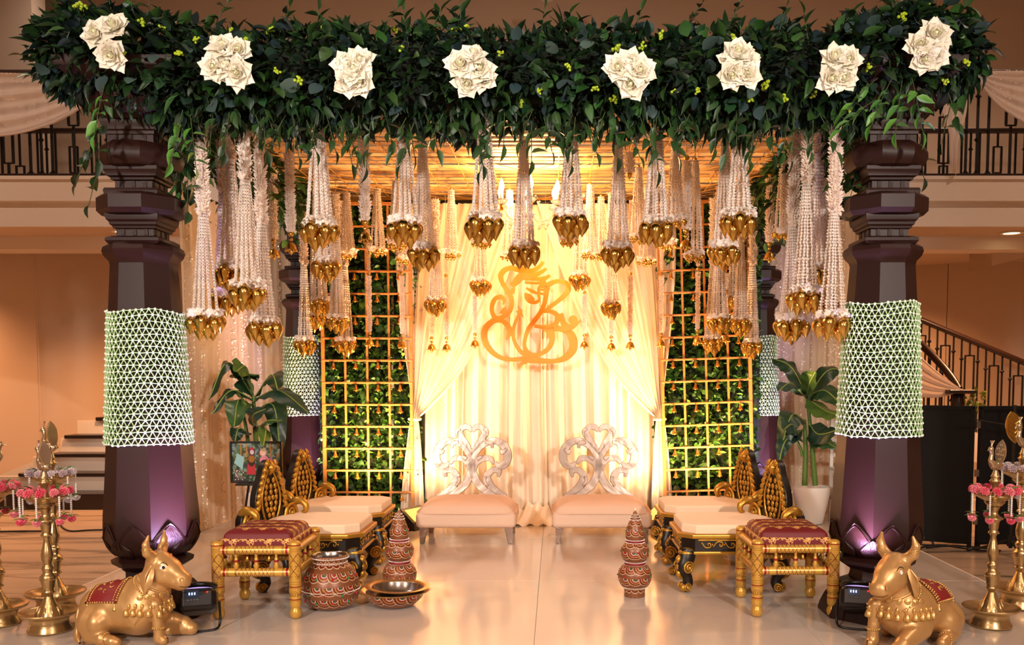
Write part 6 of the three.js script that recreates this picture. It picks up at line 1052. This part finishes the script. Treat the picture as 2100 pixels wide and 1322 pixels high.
{ // pierced gold feather plaque that hangs over the farther lamp
  const t = thing('feather_ornament', 'pierced gold feather ornament on a wire above the farther brass lamp', 'ornament', [2.46, 0.86, -4.92]), s = new THREE.Shape(); s.moveTo(0.01, 0); s.bezierCurveTo(-0.05, 0.04, -0.06, 0.12, -0.02, 0.17); s.bezierCurveTo(0.03, 0.16, 0.06, 0.1, 0.035, 0.05); s.bezierCurveTo(0.03, 0.02, 0.02, 0.01, 0.01, 0);
  mesh('feather_plate', plate(s, 0.005, 0.002, 10), goldMetal, t);
  mesh('feather_ribs', merge([...Array(9)].map((_, k) => noUvI(tubeOf([[0.005, 0.02 + k * 0.012, 0.008], [(k % 2 ? 0.03 : -0.025), 0.05 + k * 0.011, 0.009], [(k % 2 ? 0.032 : -0.03), 0.065 + k * 0.01, 0.008]], 0.0025, 8, 4)))), goldMetal, t);
  mesh('wire', tubeOf([[0.01, 0.0, 0.003], [0.016, -0.02, 0.003], [0.005, -0.03, 0.003], [0.02, -0.05, 0.003], [0.038, -0.07, 0.0]], 0.0018, 16, 4), iron, t);
}

// ---------- banana plants in white planters ----------
const banana = [0x1e3a24, 0x2a4a2c, 0x355a30, 0x4a6a2c, 0x25443a].map((c) => phys({ color: c, roughness: 0.36, transmission: 0.12, thickness: 0, bumpMap: dataTex(64, 64, (u, v) => { const n = 128 + 90 * sin(v * 2 * PI * 16); return [n, n, n]; }, false), bumpScale: 0.0008 })), bananaStem = std(0x5a7a34, 0.45), bananaRib = std(0x8aa04a, 0.5);
function bananaLeaf(t, b, m, e, w, k, twist = 0) {
  const c = new THREE.CatmullRomCurve3([b, m, e]), up = V(0, 1, 0);
  mesh('leaf', surf((u, v) => { const q = u * 2 - 1, p = c.getPoint(v), d = c.getTangent(v), s = new THREE.Vector3().crossVectors(d, up).normalize(), n = new THREE.Vector3().crossVectors(s, d).normalize(); const s2 = s.clone().multiplyScalar(cos(twist)).addScaledVector(n, sin(twist)), n2 = new THREE.Vector3().crossVectors(s2, d).normalize(), ww = w * pow(sin(PI * (0.06 + 0.93 * pow(v, 0.85))), 0.62) * (v < 0.14 ? v / 0.14 : 1); return p.addScaledVector(s2, q * ww).addScaledVector(n2, -abs(q) * ww * 0.28 + 0.01 * sin(v * 22 + q * 2) * abs(q)); }, 10, 18), banana[k % 5], t);
  mesh('leaf_rib', new THREE.TubeGeometry(c, 14, 0.0045, 5), bananaRib, t);
}
function planter(t, x, y, z, r, h) { mesh('planter_pot', lathe([[0, 0.004], [r * 0.58, 0], [r * 0.64, 0.012], [r * 0.8, h * 0.4], [r * 0.97, h * 0.8], [r, h], [r * 0.9, h], [r * 0.86, h * 0.9], [0, h * 0.88]], 40), std(0xe6dcd2, 0.5, 0, { bumpMap: noise256, bumpScale: 0.001 }), t, [x, y, z]); mesh('soil', lathe([[0, 0.005], [r * 0.86, 0]], 24), std(0x2a1c12, 0.95), t, [x, y + h * 0.885, z]); }
{
  const D = 7.55, o = at(1663, 1060, D), t = thing('banana_plant', 'tall broad-leaved plant with two thick stems in a white planter before the sequinned curtain', 'plant', [o.x, 0, -D]); t.position.y = 0;
  const L = (u, v, d = D) => at(u, v, d).sub(t.position); planter(t, 0, 0, 0, 0.152, 0.31);
  const s1 = [L(1650, 995), L(1652, 930), L(1650, 860)], s2 = [L(1672, 995), L(1664, 900), L(1655, 812)];
  mesh('stem', limb(s1, [0.024, 0.02, 0.014], 14, 9), bananaStem, t); mesh('stem', limb(s2, [0.024, 0.019, 0.012], 14, 9), bananaStem, t); mesh('stem', limb([L(1646, 935), L(1640, 915), L(1620, 880)], [0.014, 0.012, 0.006], 10, 8), bananaStem, t);
  for (const [b, m, e, w, k, tw] of [
    [L(1656, 815), L(1620, 750, 7.6), L(1585, 735, 7.7), 0.09, 0, 0.5], [L(1656, 815), L(1700, 758, 7.6), L(1745, 765, 7.7), 0.085, 0, -0.6], [L(1655, 815), L(1660, 785, 7.4), L(1672, 762, 7.3), 0.1, 3, 1.2], [L(1652, 815), L(1622, 785, 7.4), L(1598, 800, 7.25), 0.09, 4, 0.3], [L(1656, 812), L(1690, 800, 7.4), L(1728, 832, 7.2), 0.09, 1, -0.7], [L(1654, 815), L(1700, 845, 7.3), L(1735, 852, 7.15), 0.1, 3, -0.2],
    [L(1650, 862), L(1625, 850, 7.4), L(1600, 925, 7.3), 0.1, 0, 0.6], [L(1646, 905), L(1625, 870, 7.35), L(1608, 880, 7.2), 0.095, 4, 0.9], [L(1660, 870), L(1680, 890, 7.35), L(1722, 880, 7.2), 0.095, 0, -0.9], [L(1660, 905), L(1690, 905, 7.4), L(1715, 918, 7.3), 0.08, 2, -0.4], [L(1648, 880), L(1610, 905, 7.3), L(1598, 945, 7.2), 0.06, 4, 0.6],
  ]) bananaLeaf(t, b, m, e, w, k, tw);
}
{
  const D = 7.1, o = at(545, 1060, D), t = thing('banana_plant', 'broad-leaved plant in a white planter behind the framed picture', 'plant', [o.x, 0, -D]);
  const L = (u, v, d = D) => at(u, v, d).sub(t.position); planter(t, 0, 0, 0, 0.15, 0.33);
  mesh('stem', limb([L(535, 980), L(525, 900), L(520, 815)], [0.022, 0.02, 0.014], 14, 9), bananaStem, t); mesh('stem', limb([L(518, 980), L(505, 880), L(496, 835)], [0.02, 0.016, 0.01], 14, 9), bananaStem, t);
  for (const [b, m, e, w, k, tw] of [
    [L(520, 815), L(468, 742, 7.0), L(428, 820, 6.95), 0.085, 0, 0.4], [L(520, 812), L(505, 752, 7.0), L(484, 762, 6.8), 0.1, 3, 0.9], [L(520, 812), L(500, 770, 7.1), L(528, 768, 7.0), 0.11, 1, 0.2], [L(522, 815), L(556, 768, 7.0), L(570, 800, 6.8), 0.085, 0, -0.6], [L(522, 818), L(570, 800, 6.9), L(632, 845, 6.7), 0.1, 4, -0.35], [L(520, 820), L(475, 800, 7.0), L(434, 850, 6.9), 0.05, 0, 0.5], [L(516, 830), L(490, 820, 6.9), L(480, 875, 6.75), 0.1, 2, 0.2], [L(525, 840), L(560, 830, 6.9), L(575, 930, 6.8), 0.09, 0, -0.5], [L(522, 880), L(520, 850, 6.8), L(545, 838, 6.7), 0.06, 4, 1.1], [L(525, 885), L(550, 862, 6.8), L(580, 862, 6.7), 0.055, 2, -0.4], [L(530, 880), L(545, 880, 6.75), L(540, 915, 6.55), 0.06, 3, 0.6], [L(515, 890), L(490, 878, 7.0), L(482, 905, 6.95), 0.07, 0, 0.4], [L(510, 850), L(495, 815, 6.85), L(505, 830, 6.75), 0.05, 3, 1.2],
  ]) bananaLeaf(t, b, m, e, w, k, tw);
}
// ---------- framed picture on a small easel ----------
{
  const D = 6.62, o = at(526, 947, D), W = 107 * D / FOCAL, H = 86 * D / FOCAL, t = thing('framed_picture', 'black framed picture of two garlanded costumed figures standing in a garden', 'picture', [o.x, o.y, o.z]);
  const pic = canvasTex(512, 400, (c, w, h) => {
    c.fillStyle = '#20402e'; c.fillRect(0, 0, w, h);
    for (let k = 0; k < 420; k++) { const x = rnd() * w, y = rnd() * h; c.fillStyle = y < h * 0.45 ? ['#8fb8c8', '#c89a5a', '#5a7a4a', '#7a4a2a', '#b8d0d4'][k % 5] : ['#1c3a20', '#2e5a34', '#a8c8b0', '#14281a', '#4a3a5a'][k % 5]; c.globalAlpha = 0.55; c.beginPath(); c.ellipse(x, y, 10 + rnd() * 26, 6 + rnd() * 16, rnd() * 3, 0, 7); c.fill(); }
    c.globalAlpha = 1; c.fillStyle = '#c08a42'; for (const x of [90, 150, 400]) c.fillRect(x, 0, 12, 150);
    const el = (x, y, a, b, col, r = 0) => { c.fillStyle = col; c.beginPath(); c.ellipse(x, y, a, b, r, 0, 7); c.fill(); };
    c.fillStyle = '#9fd0d2'; c.beginPath(); c.moveTo(60, 110); c.lineTo(130, 150); c.lineTo(110, 280); c.lineTo(20, 210); c.fill();
    c.fillStyle = '#6fb4c4'; c.beginPath(); c.moveTo(310, 190); c.lineTo(390, 190); c.lineTo(470, 372); c.lineTo(258, 372); c.fill(); for (let k = 0; k < 60; k++) el(262 + rnd() * 200, 250 + rnd() * 118, 5, 12, k % 2 ? '#a8dce0' : '#4a90a8', 0.2);
    c.fillStyle = '#d8708c'; c.beginPath(); c.moveTo(396, 150); c.lineTo(500, 250); c.lineTo(430, 250); c.lineTo(370, 190); c.fill(); el(340, 190, 50, 58, '#e090a4'); el(328, 100, 36, 40, '#e8a0a8'); el(330, 104, 23, 28, '#f0d0b8'); el(330, 76, 26, 12, '#c89a4a');
    c.fillStyle = '#c02a3c'; c.beginPath(); c.moveTo(170, 170); c.lineTo(240, 165); c.lineTo(246, 330); c.lineTo(150, 330); c.fill(); el(205, 180, 40, 66, '#2a1c1c'); el(206, 165, 34, 40, '#a86a1c'); el(208, 90, 38, 44, '#5a2a2a'); el(212, 96, 21, 25, '#e6d2d8'); el(208, 62, 22, 14, '#c03050');
    for (let k = 0; k < 26; k++) el(360 + 40 * sin(k * 0.5), 170 + k * 5, 8, 8, ['#d84a6a', '#f0b0b8', '#8a2a4a'][k % 3]); for (let k = 0; k < 30; k++) el(20 + rnd() * 110, 280 + rnd() * 110, 6, 6, k % 2 ? '#e8e0e0' : '#b0305a');
    for (const [x, y] of [[322, 100], [338, 100], [205, 92], [219, 92]]) el(x, y, 3, 2, '#302020');
  });
  const fr = (w, h, x, y) => rbox(w, h, 0.028, 0.005, x, y, 0), fm = std(0x0c0a0a, 0.35);
  for (const s of [-1, 1]) { mesh('frame_side', fr(0.014, H, s * (W / 2 - 0.007), 0), fm, t); mesh('frame_side', fr(W - 0.02, 0.014, 0, s * (H / 2 - 0.007)), fm, t); }
  mesh('print', box(W - 0.024, H - 0.024, 0.006), std(0xffffff, 0.3, 0, { map: pic }), t); mesh('glass', box(W - 0.024, H - 0.024, 0.002, 0, 0, 0.006), phys({ roughness: 0.02, transmission: 1, thickness: 0, color: 0xffffff }), t);
  const e = thing('picture_easel', 'thin black easel holding the framed picture behind the carved chairs', 'easel', [o.x, 0, o.z - 0.05]), ht = o.y - H / 2;
  for (const s of [-1, 1]) mesh('leg', limb([[s * 0.13, 0, 0.05], [s * 0.05, ht + H * 0.6, -0.02]], [0.009, 0.008], 6, 6), fm, e); mesh('leg', limb([[0, 0, -0.22], [0, ht + H * 0.6, -0.02]], [0.009, 0.008], 6, 6), fm, e); mesh('shelf', rbox(W * 0.8, 0.016, 0.05, 0.004, 0, ht - 0.012, 0.045), fm, e);
}
// ---------- black folding screen, microphone stand, cables on the right ----------
const feltBlack = std(0x080707, 0.95), cableMat = std(0x0a0808, 0.6);
{
  const t = thing('folding_screen', 'black two-leaf folding screen standing on the marble floor before the stair railing', 'screen', [0, FLOOR, 0]);
  const P = [[2.62, -6.85], [3.03, -6.62], [3.06, -6.62], [3.52, -6.66]];
  for (const [a, b] of [[P[0], P[1]], [P[2], P[3]]]) { const L = hypot(b[0] - a[0], b[1] - a[1]), g = new THREE.Group(); g.name = 'screen_leaf'; g.position.set((a[0] + b[0]) / 2, 0, (a[1] + b[1]) / 2); g.rotation.y = -atan2(b[1] - a[1], b[0] - a[0]); t.add(g); mesh('cloth_panel', rbox(L - 0.03, 0.99, 0.02, 0.005, 0, 0.53, 0), feltBlack, g); for (const s of [-1, 1]) { mesh('upright', rbox(0.03, 1.03, 0.034, 0.005, s * (L / 2 - 0.015), 0.515, 0), feltBlack, g); mesh('cross_rail', rbox(L, 0.03, 0.034, 0.005, 0, 0.53 + s * 0.49, 0), feltBlack, g); } }
  for (const y of [0.2, 0.55, 0.9]) mesh('hinge', box(0.03, 0.05, 0.012, 3.045, y, -6.6), steel, t);
}
{
  const B = at(2072, 1120, 6.35), t = thing('microphone_stand', 'black tripod microphone stand with a thin boom before the folding screen', 'stand', [B.x, FLOOR, B.z]);
  mesh('pole', new THREE.CylinderGeometry(0.011, 0.013, 1.0, 10).translate(0, 0.55, 0), cableMat, t); mesh('hub', new THREE.CylinderGeometry(0.03, 0.024, 0.07, 10).translate(0, 0.1, 0), cableMat, t);
  for (let k = 0; k < 3; k++) { const a = 2.55 + k * 2.094, l = mesh('leg', limb([[0, 0.11, 0], [cos(a) * 0.14, 0.05, -sin(a) * 0.14], [cos(a) * 0.26, 0.012, -sin(a) * 0.26]], [0.012, 0.01, 0.009], 8, 7), cableMat, t); mesh('rubber_foot', new THREE.SphereGeometry(0.016, 8, 6).scale(1.4, 0.7, 1), cableMat, l, [cos(a) * 0.265, 0.012, -sin(a) * 0.265]); }
  mesh('boom', limb([[0.25, 0.86, 0], [-0.28, 0.95, 0]], [0.006, 0.005], 6, 6), iron, t); mesh('clamp', rbox(0.04, 0.04, 0.03, 0.008, 0, 0.9, 0), cableMat, t);
}
function cable(label, pts) { const t = mesh(numbered('power_cable'), tubeOf(pts, 0.0065, 70, 6), cableMat, scene); t.userData = { label, category: 'cable' }; }
const fl = (u, v) => { const d = (EYE - FLOOR - 0.007) * FOCAL / (v - 771), p = at(u, v, d); return V(p.x, FLOOR + 0.0075, -d); };
cable('black cable running over the marble floor between the brass lamps and front pillar', [fl(-10, 1092), fl(40, 1091), fl(95, 1090), fl(112, 1082), fl(122, 1078), fl(132, 1086), fl(150, 1091), fl(180, 1089), fl(215, 1088)]);
cable('black cable lying in a loose loop on the marble floor before the folding screen', [fl(1882, 1103), fl(1900, 1105), fl(1913, 1113), fl(1909, 1120), fl(1890, 1119)]);
cable('long black cable running over the marble floor to the microphone stand', [fl(1884, 1127), fl(1905, 1121), fl(1935, 1120), fl(1965, 1125), fl(2010, 1131), fl(2050, 1135)]);
cable('second black cable with a metal plug running beside the long cable', [fl(1900, 1126), fl(1940, 1122), fl(1985, 1123), fl(2040, 1130), fl(2052, 1132)]);

// ---------- stair railings on the right ----------
{
  const D0 = 9.3, y0 = (u) => at(u, 652 + (u - 1880) * 0.415, D0), t = thing('stair_railing', 'dark stair railing with boxed iron balusters sloping down behind the black screen', 'railing', [0, 0, 0]);
  const pts = []; for (let u = 1850; u <= 2150; u += 30) { const p = y0(u); pts.push(p); }
  mesh('handrail', limb(pts, pts.map(() => 0.03), 30, 8), darkWood, t);
  const gBar = box(0.014, 1, 0.014), knot = new THREE.OctahedronGeometry(0.026, 0); let k = 0;
  for (let u = 1890; u < 2140; u += 16.6, k++) {
    const p = y0(u), m = k % 3, H = 0.92;
    if (m === 0) { mesh('baluster', gBar, iron, t, [p.x, p.y - 0.08, p.z], null, [1, 0.16, 1]); mesh('baluster_crossbar', box(0.1, 0.014, 0.014), iron, t, [p.x, p.y - 0.155, p.z]); for (const s of [-1, 1]) mesh('baluster_box_side', gBar, iron, t, [p.x + s * 0.045, p.y - 0.155 - 0.37, p.z], null, [1, 0.74, 1]); }
    else { mesh('baluster', gBar, iron, t, [p.x, p.y - H / 2, p.z], null, [1, H, 1]); mesh('baluster_knot', knot, iron, t, [p.x, p.y - 0.18 - (m - 1) * 0.04, p.z]); mesh('baluster_knot', knot, iron, t, [p.x, p.y - H + 0.04, p.z]); }
  }
  mesh('stair_stringer', limbBox([...Array(6)].map((_, i) => { const p = y0(1850 + i * 60); return [p.x, p.z - 0.03, p.y - 0.9]; }), 0.3, 0.06), whiteTrim, t);
  const D1 = 8.25, a = thing('stair_newel', 'dark turned newel post of the lower stair flight, with the tulle tied to it', 'post', [at(1965, 806, D1).x, FLOOR, -D1]);
  const top = at(1965, 800, D1).y - FLOOR;
  mesh('shaft', lathe([[0, 0], [0.07, 0], [0.07, 0.2], [0.045, 0.24], [0.05, 0.5], [0.04, top - 0.16], [0.06, top - 0.12], [0.045, top - 0.08], [0.05, top - 0.03], [0, top - 0.03]], 20), darkWood, a); mesh('cap', rbox(0.24, 0.035, 0.2, 0.012, 0, top - 0.012, 0), darkWood, a);
  const b = thing('stair_handrail', 'curved dark handrail of the lower stair flight ending at the newel post', 'railing', [0, 0, 0]), hp = [at(1850, 668, 9.0), at(1885, 702, 8.8), at(1925, 742, 8.55), at(1955, 778, 8.35), at(1968, 798, 8.25)];
  mesh('handrail', limb(hp, [0.035, 0.035, 0.035, 0.035, 0.03], 24, 8), darkWood, b);
  for (let i = 0; i < 6; i++) { const q = new THREE.CatmullRomCurve3(hp).getPoint(0.05 + i * 0.17); mesh('baluster', gBar, iron, b, [q.x, (q.y + FLOOR) / 2, q.z], null, [1, q.y - FLOOR, 1]); mesh('baluster_knot', knot, iron, b, [q.x, q.y - 0.2, q.z]); }
  const sw = thing('railing_swag', 'white tulle swag gathered to the lower stair newel behind the front pillar', 'swag', [0, 0, 0]), e = at(1968, 798, 8.2);
  mesh('draped_cloth', surf((u, v) => { const s0 = at(1868, lerp(712, 808, v), 8.5), k = 4 * u * (1 - u), w = 1 - u; return V(lerp(s0.x, e.x, u), lerp(s0.y, e.y, pow(u, 0.9)) - 0.03 * k * (0.5 + v), lerp(s0.z, e.z, u) + 0.03 * sin(v * 26) * w + 0.05); }, 24, 40), tulle, sw);
  mesh('hem', tubeOf([...Array(8)].map((_, i) => { const u = i / 7, s0 = at(1868, 808, 8.5), k = 4 * u * (1 - u); return V(lerp(s0.x, e.x, u), lerp(s0.y, e.y, pow(u, 0.9)) - 0.045 * k, lerp(s0.z, e.z, u) + 0.055); }), 0.008, 20, 6), tulle, sw);
}

{ // white slatted chair that shows between the planter and the front pillar
  const o = at(1726, 1050, 7.5), t = thing('slatted_chair', 'white slatted chair mostly hidden behind the front pillar, beside the white planter', 'chair', [o.x + 0.15, 0, -7.5]), w = std(0xe8e0d6, 0.5);
  for (const x of [-0.19, 0.19]) { mesh('leg', rbox(0.03, 0.86, 0.03, 0.006, x, 0.43, -0.18), w, t); mesh('leg', rbox(0.03, 0.44, 0.03, 0.006, x, 0.22, 0.18), w, t); mesh('side_rail', rbox(0.022, 0.03, 0.34, 0.005, x, 0.2, 0), w, t); }
  mesh('seat', rbox(0.42, 0.025, 0.4, 0.008, 0, 0.45, 0), w, t); for (const y of [0.56, 0.68, 0.82]) mesh('back_slat', rbox(0.36, 0.035, 0.016, 0.005, 0, y, -0.18), w, t); mesh('front_rail', rbox(0.36, 0.03, 0.02, 0.005, 0, 0.24, 0.18), w, t);
}

scene.traverse((o) => { if (o.isMesh) { o.castShadow = true; o.receiveShadow = true; } if (o.isLight && o.shadow) o.castShadow = true; });
renderer.render(scene, camera);
